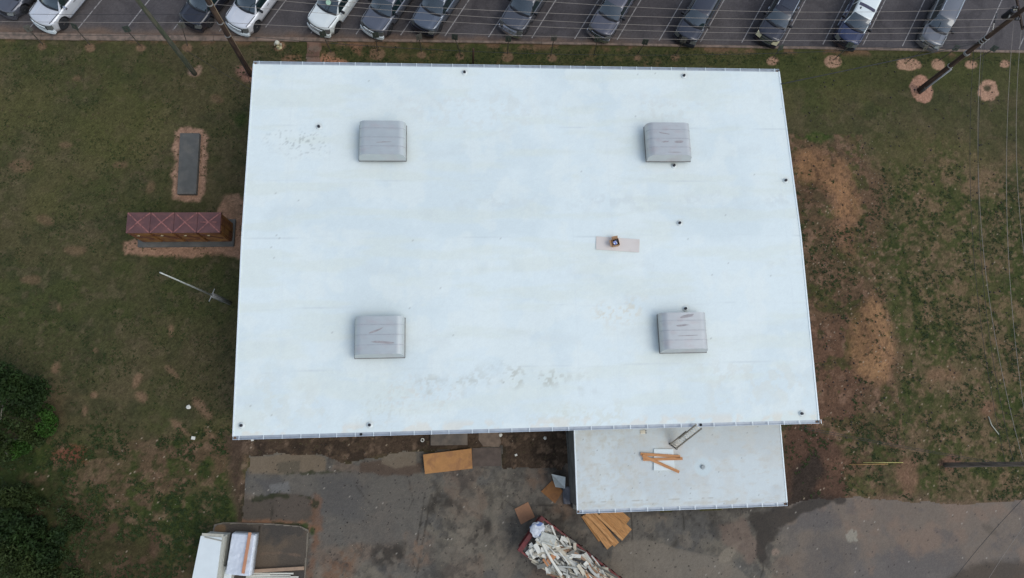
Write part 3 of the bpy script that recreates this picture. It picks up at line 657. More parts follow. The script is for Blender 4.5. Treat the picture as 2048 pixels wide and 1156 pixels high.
# ---- board and box on the roof
bd = [P(1192, 473, 5.85), P(1279, 479, 5.85), P(1278, 505, 5.85), P(1192, 499, 5.85)]
zr = rz(bd[0][1])
o = MB().prism([(p[0], p[1]) for p in bd][::-1], zr+.01, zr+.03).build("roof_board", mat("tan_board", C(206, 202, 202), .8, nscale=1., namt=.05, col2=C(196, 188, 184)))
tag(o, "thin pale tan board lying on the white roof under a small carton", "board")
q = P(1230, 486, 6); t = thing("carton", "small open brown carton of blue and white packets on the tan roof board", "box", (q[0], q[1], zr+.03), .18)
cb = mat("cardboard", C(150, 120, 92), .8, namt=.15)
m_ = MB(); m_.box((0, 0, .01), (.42, .42, .02))
for x_, y_, a_, b_ in ((-.2, 0, .02, .42), (.2, 0, .02, .42), (0, -.2, .38, .02), (0, .2, .38, .02)): m_.box((x_, y_, .17), (a_, b_, .34))
m_.build("carton_body", cb, t)
m_ = MB(); m_.box((-.29, -.02, .3), (.2, .38, .012), Matrix.Rotation(.5, 3, 'Y')).box((0, .29, .31), (.38, .18, .012), Matrix.Rotation(.5, 3, 'X')).build("flap", cb, t)
m_ = MB(); m_.box((-.04, -.03, .2), (.2, .22, .22), Matrix.Rotation(.3, 3, 'Z')).build("packet", mat("blue_packet", C(96, 118, 190), .5, namt=.3, nscale=12, col2=C(220, 226, 236), nscale2=9, thr=(.48, .52)), t)
m_ = MB(); m_.box((.1, .08, .16), (.12, .16, .2), Matrix.Rotation(-.4, 3, 'Z')).build("packet", mat("dark_packet", C(52, 56, 70), .5), t)

# ---- ladder
alu = mat("ladder_aluminium", C(138, 133, 124), .6, .3, namt=.15)
lt = thing("extension_ladder", "aluminium extension ladder leaning from the annex roof up to the main gutter", "ladder", (0, 0, 0))
A_, B_ = P(1346, 893, 3.52), P(1398, 851, 5.7); A_.z = 3.54; B_.z = 5.75
d = (B_-A_).normalized(); sd_ = d.cross(Vector((0, 0, 1))).normalized(); nn_ = sd_.cross(d)
lt.location = A_
def ladder_sec(a0, a1, wd, off):
    L = (B_-A_).length; s = MB(); 
    for s_ in (-1, 1): s.bar(d*L*a0+sd_*wd*s_/2+nn_*off, d*L*a1+sd_*wd*s_/2+nn_*off, .06, .085)
    return s
ladder_sec(0, .62, .44, .0).build("stile_pair", alu, lt); ladder_sec(.35, 1.0, .38, .08).build("fly_stile_pair", alu, lt)
L = (B_-A_).length; n = 13
for i in range(n):
    f_ = (i+.5)/n; off = 0 if f_ < .45 else .08; wd = .44 if f_ < .45 else .38
    MB().tube([d*L*f_-sd_*wd/2+nn_*off, d*L*f_+sd_*wd/2+nn_*off], .028, 6).build("rung", mat("rung_light", C(206, 204, 196), .5, .3), lt)
MB().bar(-sd_*.3+d*.02, sd_*.3+d*.02, .09, .05).build("foot", mat("rubber", C(60, 58, 56), .9), lt)

# ---- hatch panel and boards on the annex
hp = [P(1308, 898, 3.62), P(1347, 898, 3.62), P(1350, 941, 3.62), P(1308, 941, 3.62)]
hz = AZ_+.13
o = MB().prism([(p[0], p[1]) for p in hp][::-1], hz-.04, hz+.05).build("foam_sheet", mat("foam_white", C(208, 220, 226), .6, namt=.03), bevel=.01)
tag(o, "square white foam sheet on the annex roof beneath three timber planks", "foam sheet")
timber = mat("timber_orange", C(190, 138, 92), .75, nscale=5, namt=.12, stretch=(.6, 8, 8), col2=C(168, 120, 80), nscale2=3)
for (a, b, lab, dz) in (((1281, 908), (1360, 913), "upper of two near-parallel planks across the white foam sheet", 0), ((1286, 919), (1365, 917), "lower near-level plank crossing the foam sheet on the annex roof", 0),
                    ((1284, 911), (1358, 944), "slanting plank lying diagonally over the other two on the annex roof", .05)):
    a, b = P(*a, 3.6), P(*b, 3.6); a.z = b.z = hz+.075+dz; mid_ = (a+b)/2
    o = MB().box((0, 0, 0), ((b-a).length, .17, .04)).build("plank", timber, bevel=.004); o.location = mid_; o.rotation_euler = (0, (.0 if not dz else .01), math.atan2(b.y-a.y, b.x-a.x))
    tag(o, lab, "plank", "planks on the annex roof")

# ================================================================== VEHICLES
glass = mat("car_glass", C(26, 42, 46), .05, 0, 1., namt=.12, nscale=1.2, ior=1.7); black = mat("black_plastic", (.012, .012, .014), .5, namt=.1)
tyre = mat("tyre", (.018, .018, .019), .85, namt=.15); chrome = mat("chrome", (.62, .64, .66), .18, .9, namt=.08)
rimt = mat("wheel_metal", C(150, 152, 156), .35, .7, namt=.1); lamp = mat("headlamp", C(96, 100, 102), .12, 0, 1., namt=.2, nscale=14); lampy = mat("headlamp_amber", C(204, 200, 172), .2, 0, 1., namt=.15, nscale=14)
def paintm(name, c, metal=.35):
    return mat("paint_"+name, C(*c), .32, metal, .5, nscale=1.3, namt=.05, coat=.8)
def vehicle(name, label, cat, pos, paint_, L=5.9, W=2.04, cowl=1.45, hood=1.16, belt=1.24, roofz=1.92, top=(2.2, 3.9), back_=4.15, bed=True, clear=.32,
            bumper=None, grille=None, lampm=None, roofp=None, sidep=None, rails=False, sunroof=False, taper=.7, extras=None, rot=0., mirror=None, nose=.26, wr=.43, sidebar=None):
    t = thing(name, label, cat, (pos[0], pos[1], .009), math.atan2(dy, dx)+rot, "vehicles parked nose-in along the kerb")
    hw = W/2; body_end = back_+.03 if bed else L; axles = (1.0, L-1.25 if bed else L-1.0)
    bump = bumper or paint_; gr = grille or black; lm = lampm or lamp
    def zlow(x):
        z = clear
        for a in axles:
            q = (wr+.09)**2-(x-a)**2
            if q > 0: z = max(z, wr+math.sqrt(q)*.97)
        return z
    def prof(x):                                   # (half width, shoulder z, top z)
        e = min(1, x/.5); w_ = hw*(.86+.14*math.sin(e*math.pi/2)); z = hood-.13*(1-min(1, x/.2))**2
        if x > .2: z = hood+(belt-.03-hood)*min(1, (x-.2)/(cowl-.2))
        if x > cowl: z = belt
        if not bed and x > L-.25: w_ *= 1-.12*((x-L+.25)/.25)**2; z -= .1*((x-L+.25)/.25)**2
        return w_, z
    xs = list(np.arange(0, 1.7, .07))+list(np.arange(1.7, body_end, .16))+[body_end] if bed else list(np.arange(0, 1.7, .07))+list(np.arange(1.7, L, .1))+[L]
    b = MB(); rings = []
    for x in xs:
        w_, z = prof(x); zl = zlow(x); sh = z-.07
        k = .5+.5*min(1, x/cowl)
        crease = .02 if x < cowl else 0
        pts = [(.86, zl), (.985, zl+.03), (1.0, max(zl+.06, .62)), (.99, max(zl+.09, sh-.16)), (.965, max(zl+.1, sh-.03)), (.9, z-.015), (.72, z), (.60, z+crease*.4), (.54, z+crease+.012), (.25, z+.03), (0, z+.036)]
        full = pts+[(-a, c) for a, c in pts[::-1][1:]]
        ring = []
        for a, c in full:
            bend = nose*(abs(a)**2.4)*math.exp(-x/.75)
            if x > L-.6 and not bed: bend -= .12*a*a*((x-L+.6)/.6)
            ring.append(b.bm.verts.new((x+bend, a*w_, c)))
        rings.append(ring)
    for i in range(len(rings)-1):
        for k in range(len(rings[0])-1):
            f = b.bm.faces.new([rings[i][k], rings[i][k+1], rings[i+1][k+1], rings[i+1][k]]); f.smooth = True
    b.bm.faces.new(rings[0]); b.bm.faces.new(rings[-1][::-1])
    body = b.build("body", paint_, t)
    MB().box((L/2, 0, clear+.13), (L-.5, W*.84, .3)).build("underbody", black, t)
    def face(y):  return nose*(abs(y/hw)**2.4)*1.0
    def strip(y0, y1, z0, z1, x0, x1=None, proud=.02, n=10, th=.04):
        x1 = x0 if x1 is None else x1; s = MB()
        for i in range(n):
            ya, yb = y0+(y1-y0)*i/n, y0+(y1-y0)*(i+1)/n; fa, fb = face(ya), face(yb)
            q = [(x0+fa-proud, ya, z0), (x0+fb-proud, yb, z0), (x1+fb-proud, yb, z1), (x1+fa-proud, ya, z1)]
            r_ = [(x+th+.04, y, z) for x, y, z in q]
            v = [s.bm.verts.new(p) for p in q+r_]
            for f in ((0, 1, 2, 3), (3, 2, 6, 7), (0, 4, 5, 1)): s.bm.faces.new([v[j] for j in f])
            if i == 0: s.bm.faces.new([v[j] for j in (0, 3, 7, 4)])
            if i == n-1: s.bm.faces.new([v[j] for j in (1, 5, 6, 2)])
        return s
    zt = hood-.13
    strip(-hw*.93, hw*.93, clear+.06, clear+.30, -.13, -.10, th=.14).build("bumper", bump, t)
    strip(-hw*.9, hw*.9, clear-.04, clear+.06, -.03, -.04).build("air_dam", black, t)
    gw = .56 if bed else .46
    go = strip(-hw*gw, hw*gw, clear+.31, zt+.0, -.06, .03, th=.1).build("grille", gr, t)
    for zz in (clear+.40, zt-.12): strip(-hw*gw*.94, hw*gw*.94, zz, zz+.03, -.06, -.055).build("grille_bar", bump if bumper else black, go)
    for s in (-1, 1):
        strip(s*hw*(gw+.03), s*hw*.9, clear+.40, zt+.02, -.04, .07, n=6, th=.1).build("headlight", lm, t)
    # cabin
    x0, (xa, xb) = cowl, top; wb = hw*.90; wt = hw*taper
    st = [(x0, belt-.02, wb*.97, .22), ((x0+xa)/2, (belt+roofz)/2+.03, (wb*.97+wt)/2, .14), (xa, roofz-.07, wt, .08), (xa+.3, roofz-.01, wt*.99, .0),
          ((xa+xb)/2, roofz, wt*.99, 0), (xb-.25, roofz-.01, wt*.98, 0), (xb, roofz-.06, wt*.97, -.02), (back_, belt-.02, wb*.94, -.06)]
    def surf(i, tt, off=0.):
        f = min(int(i), len(st)-2); u = i-f; a, c = st[f], st[f+1]
        x = a[0]+(c[0]-a[0])*u; z = a[1]+(c[1]-a[1])*u; w_ = a[2]+(c[2]-a[2])*u; bl = a[3]+(c[3]-a[3])*u
        nx, nz = -(c[1]-a[1]), (c[0]-a[0]); ln = math.hypot(nx, nz)
        return Vector((x-bl*(1-tt*tt)+nx/ln*off, tt*w_, z+.05*(1-tt*tt)+nz/ln*off))
    rp_ = roofp or paint_; c = MB(); N = 8; M_ = (len(st)-1)*2
    grid = [[c.bm.verts.new(surf(i*(len(st)-1)/M_*.9999, -1+2*j/N)) for j in range(N+1)] for i in range(M_+1)]
    for i in range(M_):
        for j in range(N):
            f = c.bm.faces.new([grid[i][j], grid[i][j+1], grid[i+1][j+1], grid[i+1][j]]); f.smooth = True
    for j, s in ((0, -1), (N, 1)):
        low = [c.bm.verts.new((st[0][0]+.05+(back_-.05-st[0][0])*i/M_, s*wb, belt-.03)) for i in range(M_+1)]
        for i in range(M_): c.bm.faces.new([grid[i][j], grid[i+1][j], low[i+1], low[i]])
    cab = c.build("cab", rp_, t)
    g_ = MB(); g_.grid(lambda u, v: surf(.12+u*1.86, -.93+1.86*v, .012), 6, 8); ws = g_.build("windshield", glass, t)
    g_ = MB(); g_.grid(lambda u, v: surf(.0+u*.2, -.92+1.84*v, .02), 2, 8); g_.build("cowl_panel", black, ws)
    g_ = MB(); g_.grid(lambda u, v: surf(len(st)-2+.1+u*.8, -.85+1.7*v, .012), 3, 6); g_.build("rear_window", glass, t)
    MB().bar(surf(.16, -.75, .03), surf(.3, -.05, .03), .025, .02).bar(surf(.16, -.02, .03), surf(.3, .65, .03), .025, .02).build("wiper_pair", black, ws)
    for s in (-1, 1):
        nwin = 2 if (xb-xa) > 1. else 1
        xw0, xw1 = xa-.38, xb-.02
        for k in range(nwin):
            a0 = xw0+(xw1-xw0)*k/nwin+.04; a1 = xw0+(xw1-xw0)*(k+1)/nwin-.04
            def side(x, h):
                zz = belt+.03+(roofz-.16-belt-.03)*h; fr = (zz-belt)/(roofz-.04-belt); yy = wb+(wt-wb)*fr+.012
                return Vector((x, s*yy, zz))
            low0 = a0-.25 if k == 0 else a0
            g_ = MB(); g_.grid(lambda u, v: side((low0+(a1-low0)*u)*(1-v)+(a0+.06+(a1-a0-.1)*u)*v, v), 4, 2)
            g_.build("side_window", glass, t)
        mm = MB(); mm.box((xa-.38, s*(wb+.20), belt+.1), (.14, .24, .2)).box((xa-.38, s*(wb+.05), belt+.04), (.06, .14, .05))
        mm.build("mirror", mirror or black, t, bevel=.03)
        for k in range(nwin):
            hx = xa+.45+k*(xb-xa)*.5
            MB().box((hx, s*(hw+.005), belt-.22), (.2, .03, .04)).build("door_handle", sidep or paint_, t)
        if bed or cat == "suv": MB().box(((x0+back_)/2+.05, s*(hw-.06), clear+.05), (back_-x0-.3, .16, .05)).build("running_board", sidebar or black, t)
        for a in axles:
            wt_ = thing_part("wheel", t, (a, s*(hw-.14), wr-.009))
            MB().lathe([(wr-.13, -.13), (wr-.03, -.13), (wr, -.09), (wr, .09), (wr-.03, .13), (wr-.13, .13)], n=24, axis='Y').build("tyre", tyre, wt_)
            rm = MB(); rm.lathe([(wr-.135, -.10), (wr-.135, .10)], n=20, axis='Y')
            for k in range(6):
                a2 = k*math.pi/3; rm.box((math.cos(a2)*.14, s*.112, math.sin(a2)*.14), (.22, .03, .07), Matrix.Rotation(-a2, 3, 'Y'))
            rm.lathe([(.07, -.13), (.06, .13)], n=12, axis='Y'); rm.build("rim", rimt, wt_)
    for s in (-1, 1):                                                             # hood shut line
        MB().bar((.32, s*hw*.80, prof(.32)[1]+.002), (cowl-.12, s*hw*.86, belt-.028), .035, .014).build("hood_gap", black, body)
        MB().bar((.40, s*hw*.42, prof(.4)[1]+.026), (cowl-.3, s*hw*.40, belt+.0), .03, .014).build("hood_crease", paint_, body)
    if bed:
        z0 = .88; m2 = MB(); bl, bh = L-back_, belt+.02
        for s in (-1, 1):
            m2.box((back_+.05+bl/2, s*(hw-.05), (bh+.80)/2+.08), (bl-.1, .10, bh-.80-.16+.12))
            # flank below, cut for the wheel arch
            m2.box((back_+.22, s*(hw-.06), .62), (.40, .10, .5)); m2.box((L-.35, s*(hw-.06), .66), (.6, .10, .42))
        m2.box((back_+.08, 0, (z0+bh)/2), (.06, W-.2, bh-z0)); m2.build("bed_side", sidep or paint_, t)
        MB().box((L-.03, 0, (z0+bh)/2-.02), (.07, W-.22, bh-z0+.2)).build("tailgate", paint_, t)
        MB().box((back_+bl/2, 0, z0-.03), (bl-.15, W-.22, .06)).build("bed_floor", mat("bed_liner", (.02, .02, .022), .8), t)
    else:
        for s in (-1, 1): MB().box((L-.02, s*hw*.78, belt-.15), (.06, .2, .16)).build("tail_light", mat("tail_red", (.25, .01, .01), .3), t)
    if rails:
        for s in (-1, 1): MB().tube([(xa+.25, s*wt*.9, roofz+.02), (xa+.4, s*wt*.9, roofz+.07), (xb-.4, s*wt*.9, roofz+.07), (xb-.25, s*wt*.9, roofz+.02)], .022, 6).build("roof_rail", chrome, t)
    if sunroof:
        xs_ = (xa+.35); MB().grid(lambda u, v: Vector((xs_+.6*u, -.4+.8*v, roofz+.052-.05*((-.4+.8*v)/wt)**2+.006)), 2, 4).build("sunroof", mat("sunroof_glass", (.02, .022, .03), .1, 0, .8), t)
    if extras: extras(t, ws, surf, roofz, xa, xb, hw, belt)
    return t
def thing_part(name, parent, loc):
    o = bpy.data.objects.new(name, None); COL.objects.link(o); o.parent = parent; o.location = loc; o.empty_display_size = .2; return o
def shade_disc(t, ws, surf, roofz, xa, xb, hw, belt):
    c = surf(1.2, -.06, .03); n_ = (surf(1.2, -.06, .1)-surf(1.2, -.06, .0)).normalized(); q = n_.to_track_quat('Z', 'Y')
    o = MB().lathe([(.19, -.004), (.19, .004)], n=20).build("round_decal", mat("pale_green", C(168, 206, 186), .6, namt=.15, nscale=12), ws); o.location = c; o.rotation_euler = q.to_euler()
def roof_vent(t, ws, surf, roofz, xa, xb, hw, belt):
    MB().box((xa+.42, .42, roofz+.05), (.16, .09, .03)).build("antenna_fin", black, t)
    MB().grid(lambda u, v: surf(3.35+u*.3, -.9+1.8*v, .015), 2, 8).build("roof_band", mat("dark_band", C(60, 58, 80), .4), t)
PK = dict(L=5.9, W=2.04)
vs = []
silver = paintm("silver_white", (196, 202, 214), .2); white = paintm("white", (212, 222, 228), .0); white2 = paintm("silver_bright", (204, 210, 222), .15)
slate = paintm("slate", (96, 102, 116), .5); slate2 = paintm("blue_slate", (92, 102, 118), .5); slate3 = paintm("dark_slate", (78, 82, 92), .5); grey2 = paintm("mid_slate", (86, 88, 100), .5)
blk = paintm("black", (34, 36, 46), .2); navyblk = paintm("blue_black", (46, 50, 62), .3); blk2 = paintm("jet", (28, 30, 42), .2); blue = paintm("navy", (26, 38, 74), .3); silv = paintm("pewter", (104, 108, 116), .5)
greyc = paintm("charcoal", (88, 92, 104), .4)
SEDAN = dict(L=4.8, W=1.85, cowl=1.25, hood=.88, belt=.96, roofz=1.42, top=(2.05, 3.4), back_=4.2, bed=False, clear=.22, wr=.33, taper=.66, nose=.3)
SUV = dict(L=4.9, W=1.95, cowl=1.25, hood=1.06, belt=1.14, roofz=1.78, top=(1.95, 4.4), back_=4.8, bed=False, clear=.28, wr=.38, taper=.72, nose=.24)
vehicle("parked_car", "charcoal car cut off by the photo's top left corner, beside a silver-white pickup", "car", (-31.55, 28.35), greyc, **SEDAN)
vehicle("pickup_truck", "silver-white pickup nearest the top left corner, chrome mirror cap and slim silver bumper", "pickup truck", (-28.85, 27.3), silver, bumper=galw, mirror=chrome, sidep=paintm("silver_side", (120, 122, 124), .3), sidebar=chrome, **PK)
vehicle("parked_car", "black car between the mossy green pole and the dark brown pole", "car", (-18.95, 27.62), blk, **SUV)
vehicle("pickup_truck", "silver-white pickup just right of the dark brown pole, black door mirror", "pickup truck", (-15.75, 27.35), white2, bumper=galw, sidep=paintm("silver_side", (120, 122, 124), .3), **PK)
vehicle("pickup_truck", "bright white pickup with a pale green disc behind its windshield", "pickup truck", (-10.1, 27.4), white, bumper=white, sidebar=chrome, extras=shade_disc, **PK)
vehicle("pickup_truck", "slate grey pickup with a pale bumper, next right of the bright white pickup", "pickup truck", (-6.35, 27.3), slate, bumper=galw, **PK)
vehicle("pickup_truck", "bluish slate pickup with a dark bumper, second right of the bright white pickup", "pickup truck", (-2.75, 27.5), slate2, bumper=blk2, grille=blk2, **PK)
vehicle("pickup_truck", "dark slate pickup with wide silver grille and curved chrome bumper", "pickup truck", (3.65, 27.6), slate3, bumper=chrome, grille=mat("mesh_grille", (.45, .46, .48), .35, .6, namt=.5, nscale=30), **PK)
vehicle("pickup_truck", "slate grey pickup with twin chrome grille bars, right of the silver-grille pickup", "pickup truck", (10.15, 27.35), grey2, L=5.6, W=1.98, bumper=chrome, roofz=1.85, belt=1.2, hood=1.1)
vehicle("suv", "blue-black SUV with dark roof parked left of the black sunroof SUV", "suv", (16.65, 27.1), navyblk, **{**SUV, 'roofz': 1.85, 'L': 5.0})
vehicle("suv", "black SUV with square amber-white headlights, chrome grille and sunroof", "suv", (22.95, 27.2), blk2, grille=chrome, lampm=lampy, rails=True, sunroof=True, sidep=chrome, **{**SUV, 'roofz': 1.85, 'belt': 1.2, 'hood': 1.12, 'L': 5.05, 'W': 1.98, 'nose': .16})
vehicle("suv", "navy SUV with a white roof crossed by a dark band", "suv", (29.1, 27.05), blue, roofp=white, sidep=chrome, bumper=blk2, sidebar=chrome, extras=roof_vent, **{**SUV, 'roofz': 1.86, 'belt': 1.18, 'hood': 1.1, 'L': 5.1, 'W': 2.0})
vehicle("suv", "pewter grey SUV with silver roof rails, nearest the pole with the transformer", "suv", (35.85, 27.1), silv, rails=True, grille=chrome, **{**SUV, 'roofz': 1.74, 'L': 4.8, 'W': 1.9, 'belt': 1.05, 'hood': .98})

# ================================================================== POLES AND WIRES
def axis_pt(base, top, h, z): return base+(top-base)*(z/h)
b1, t1 = P(390, 148), P(275, 0, 8.3); b2, t2 = P(502, 150), P(415, 0, 8.35); b3, t3 = P(1838, 180), P(2048, 18, 9.75); b4, t4 = P(1890, 930), P(2048, 928, 6.3)
p1 = lambda z: axis_pt(b1, t1, 8.3, z); p2 = lambda z: axis_pt(b2, t2, 8.35, z); p3 = lambda z: axis_pt(b3, t3, 9.75, z); p4 = lambda z: axis_pt(b4, t4, 6.3, z)
def pole(fn, hgt, r0, r1, m_, label):
    b_ = fn(0); t = thing("utility_pole", label, "utility pole", b_)
    MB().tube([fn(z)-b_ for z in np.linspace(-.3, hgt, 9)], [r0+(r1-r0)*k/8 for k in range(9)], 14).build("pole_shaft", m_, t); return t, b_
mossy = mat("mossy_wood", C(66, 72, 58), .9, nscale=3, namt=.25, stretch=(3, 3, .4), col2=C(84, 82, 72), nscale2=2.)
brownw = mat("creosote_wood", C(52, 38, 30), .85, nscale=3, namt=.25, stretch=(3, 3, .4), col2=C(74, 58, 46), nscale2=2.)
greyw = mat("weathered_wood", C(98, 90, 84), .9, nscale=3, namt=.22, stretch=(3, 3, .4), col2=C(78, 72, 68), nscale2=2.)
porc = mat("insulator", (.05, .045, .045), .25, namt=.1); steelb = mat("bracket_steel", C(150, 154, 158), .5, .6)
u1, _ = pole(p1, 11, .17, .12, mossy, "mossy green-grey utility pole on the lawn left of the black car")
u2, o2 = pole(p2, 11.3, .19, .13, brownw, "dark brown utility pole at the white roof's north-west corner")
u3, o3 = pole(p3, 11.5, .19, .13, brownw, "dark brown utility pole with conduit and transformer in the clay ring at upper right")
u4, o4 = pole(p4, 9.6, .17, .12, greyw, "weathered grey utility pole at the right edge beyond the yellow rods")
def crossarm(t, o_, c, z, ln=2.4, dirv=(0, 1, 0)):
    c = Vector(c)-o_; dv = Vector(dirv); MB().bar(c-dv*ln/2, c+dv*ln/2, .11, .10).build("crossarm", brownw, t)
    for k in (-.45, 0, .45):
        i_ = MB().lathe([(.03, 0), (.03, .05), (.07, .06), (.05, .1), (.075, .12), (.05, .16), (.02, .2)], n=10).build("insulator", porc, t); i_.location = c+dv*ln*k+Vector((0, 0, .06))
crossarm(u2, o2, p2(10.5), 10.5, 2.2); crossarm(u3, o3, p3(9.3)+Vector((.1, 0, 0)), 9.3, 2.2); crossarm(u4, o4, p4(8.9), 8.9, 1.6, (1, 0, 0))
# double string insulators, can and cut-out on the transformer pole
for q in (P(2028, 15, 9.3), P(2032, 38, 9.3)):
    for k in (0, .16): MB().lathe([(.03, -.06), (.09, -.05), (.1, 0), (.09, .05), (.03, .06)], c=Vector(q)-o3+Vector((k, 0, 0)), n=12, axis='X').build("insulator", porc, u3)
c = P(2018, 27, 8.4)-o3
tr = MB(); tr.lathe([(.17, -.42), (.2, -.4), (.2, .32), (.215, .34), (.215, .38), (.1, .43)], c=(0, 0, 0), n=18); tr_o = tr.build("transformer", mat("transformer_grey", C(44, 46, 56), .5, .2, namt=.15), u3); tr_o.location = c
for k in (-.08, .08): MB().lathe([(.03, 0), (.045, .03), (.03, .06), (.045, .09), (.02, .16)], c=(k, -.05, .42), n=8).build("bushing", mat("bushing_pale", C(190, 190, 180), .4), tr_o)
MB().bar(c+Vector((0, 0, .1)), p3(8.5)-o3, .06, .1).build("transformer_bracket", steelb, u3)
c = P(1990, 37, 7.6)-o3; MB().tube([c+Vector((-.1, -.3, 0)), c+Vector((.14, .34, .05))], .055, 10).build("cutout", porc, u3); MB().bar(c, p3(7.2)-o3, .03, .03).build("cutout_bracket", steelb, u3)
for z in (3.35, 4.9, 5.0, 6.3, 6.5, 6.75):
    MB().lathe([(.2, -.03), (.2, .03)], c=p3(z)-o3, n=14).build("clamp_band", steelb, u3)
for z in (4.85, 6.2, 8.0): MB().lathe([(.195, -.03), (.195, .03)], c=p2(z)-o2, n=14).build("clamp_band", steelb, u2)
MB().tube([p3(z)-o3+Vector((.14, -.16, 0)) for z in (0, 1.5, 3.2)], .085, 8).build("conduit", mat("conduit_grey", C(138, 142, 148), .6, namt=.15, nscale=6), u3)
MB().tube([p3(z)-o3+Vector((.02, -.24, 0)) for z in (0, .3, .7)], .12, 8).build("conduit_base", mat("conduit_dark", C(66, 62, 58), .8, namt=.3), u3)
MB().tube([p2(z)-o2+Vector((.19, .0, 0)) for z in (.1, 4, 8, 10.5)], .022, 6).build("ground_wire", mat("wire_tan", C(140, 124, 104), .7), u2)
# mast beside the west wall
mb_, mt_ = P(460, 606), P(320, 545, 9.95)
mp = lambda z: mb_+(mt_-mb_)*(z/9.95)
ms = thing("antenna_mast", "slim pale metal mast with a small crossbar by the west wall", "mast", mb_)
MB().tube([mp(z)-mb_ for z in (0, 1.6, 3.1)], [.15, .13, .1], 10).build("mast_base", mat("mast_grey", C(132, 136, 140), .5, .4, namt=.15, nscale=8), ms)
for s in (-1, 1): MB().tube([mp(1.2)-mb_+Vector((.08*s, .12*s, 0)), mp(3.0)-mb_+Vector((.04*s, .10*s, 0))], .035, 6).build("mast_strut", steelb, ms)
MB().tube([mp(z)-mb_ for z in (3.0, 6, 9.95)], [.06, .05, .035], 8).build("mast_rod", mat("mast_pale", C(170, 174, 176), .4, .5), ms)
dd_ = Vector((.25, .68, 0)).normalized(); MB().tube([mp(3.1)-mb_-dd_*.42, mp(3.1)-mb_+dd_*.42], .03, 6).build("crossbar", steelb, ms)
# wires
w_pale = mat("wire_pale", C(138, 132, 128), .6, .2, namt=.1); w_dark = mat("wire_dark", (.02, .02, .02), .7, namt=.1)
def wire(A, B, sag, r, m_, label, group, name="power_line"):
    A = Vector(A); B = Vector(B); o = MB().tube([A.lerp(B, k/28)-A-Vector((0, 0, sag*4*(k/28)*(1-k/28))) for k in range(29)], r, 6).build(name, m_); o.location = A
    tag(o, label, "cable" if "cable" in name else "power line", group); return o
Y_ = Vector((0, 1, 0)); G1 = "lines strung over the parked vehicles"; G2 = "lines strung down the east lawn"
wire(p2(10.5)+Y_*.95, P(2030, 16, 9.3), 2.0, .011, w_pale, "topmost pale line crossing the parking lot, entering above the white pickup", G1)
wire(p2(10.5)-Y_*.95, P(2033, 38, 9.3), 1.0, .011, w_pale, "second pale line from the top across the parked vehicles", G1)
wire(p2(9.0), p3(8.0), 1.4, .011, w_pale, "third pale line from the top across the parked vehicles", G1)
wire(p2(8.0), p3(7.4), 1.2, .011, w_pale, "fourth pale line, running just below the third across the vehicle hoods", G1)
wire(p2(6.2), p3(6.5), .75, .012, w_pale, "lowest pale line, passing the vehicles' front bumpers", G1)
wire(p2(4.9), p3(6.2), 1.95, .015, w_dark, "black cable sagging over the grass strip just north of the white roof", G1, "cable")
far = Vector((-66, 24.8, 0))
wire(far+Vector((0, 0, 6.6)), p2(6.2), .9, .012, w_pale, "pale line running left from the dark brown pole past the mossy pole", G1)
wire(far+Vector((0, 0, 7.6)), p2(7.0), 1.0, .012, w_dark, "thin black line running left from the dark brown pole over the silver-white pickup", G1)
wire(far+Vector((0, 0, 5.2)), p2(4.9), 1.0, .012, w_dark, "black cable running left from the dark brown pole over the grass by the kerb", G1, "cable")
wire(p3(6.3), p4(6.3), 1.5, .012, w_pale, "thickest pale line bowing down the east lawn between two poles", G2)
wire(p3(9.0), p4(6.9), 1.15, .011, w_pale, "pale line third from the right down the east lawn", G2)
wire(Vector(P(2046, 25, 9.3)), p4(8.9)+Vector((.6, 0, 0)), 1.8, .011, w_pale, "rightmost pale line down the east lawn", G2)
wire(p3(5.6), p4(5.0), 1.3, .012, w_dark, "leftmost black cable hanging down the east lawn", G2, "cable")
wire(p3(6.6), p4(5.6), 1.5, .012, w_dark, "faint black cable between two pale lines on the east lawn", G2, "cable")
wire(P(1562, 168, 5.6), p3(6.2), -.0, .03, w_dark, "black service drop cable from the roof's north-east edge to the transformer pole", G1, "cable")
wire(P(1600, 852, 4.4), p4(5.2), .9, .012, w_dark, "black cable from the south-east building corner to the grey pole, upper of two", G2, "cable")
wire(P(1600, 856, 3.6), p4(4.6), .9, .012, w_dark, "lower thin black cable from the building corner to the grey pole", G2, "cable")
wire(p4(8.6), P(1850, 1240, 5.5), .5, .012, w_dark, "black line running down-left from the grey pole over the driveway", G2)
wire(p4(8.9)+Vector((.6, 0, 0)), P(1930, 1240, 5.5), .4, .008, w_pale, "pale thin line crossing the driveway at lower right", G2)
wire(P(373, 101, .0), P(510, 184, 2.2), .1, .012, w_dark, "thin dark guy wire slanting over the lawn to the roof's north-west corner", "guy wires", "cable")
wire(p2(2.5), P(505, 178, .4), .0, .012, w_dark, "thin dark stay close beside the foot of the dark brown pole", "guy wires", "cable")

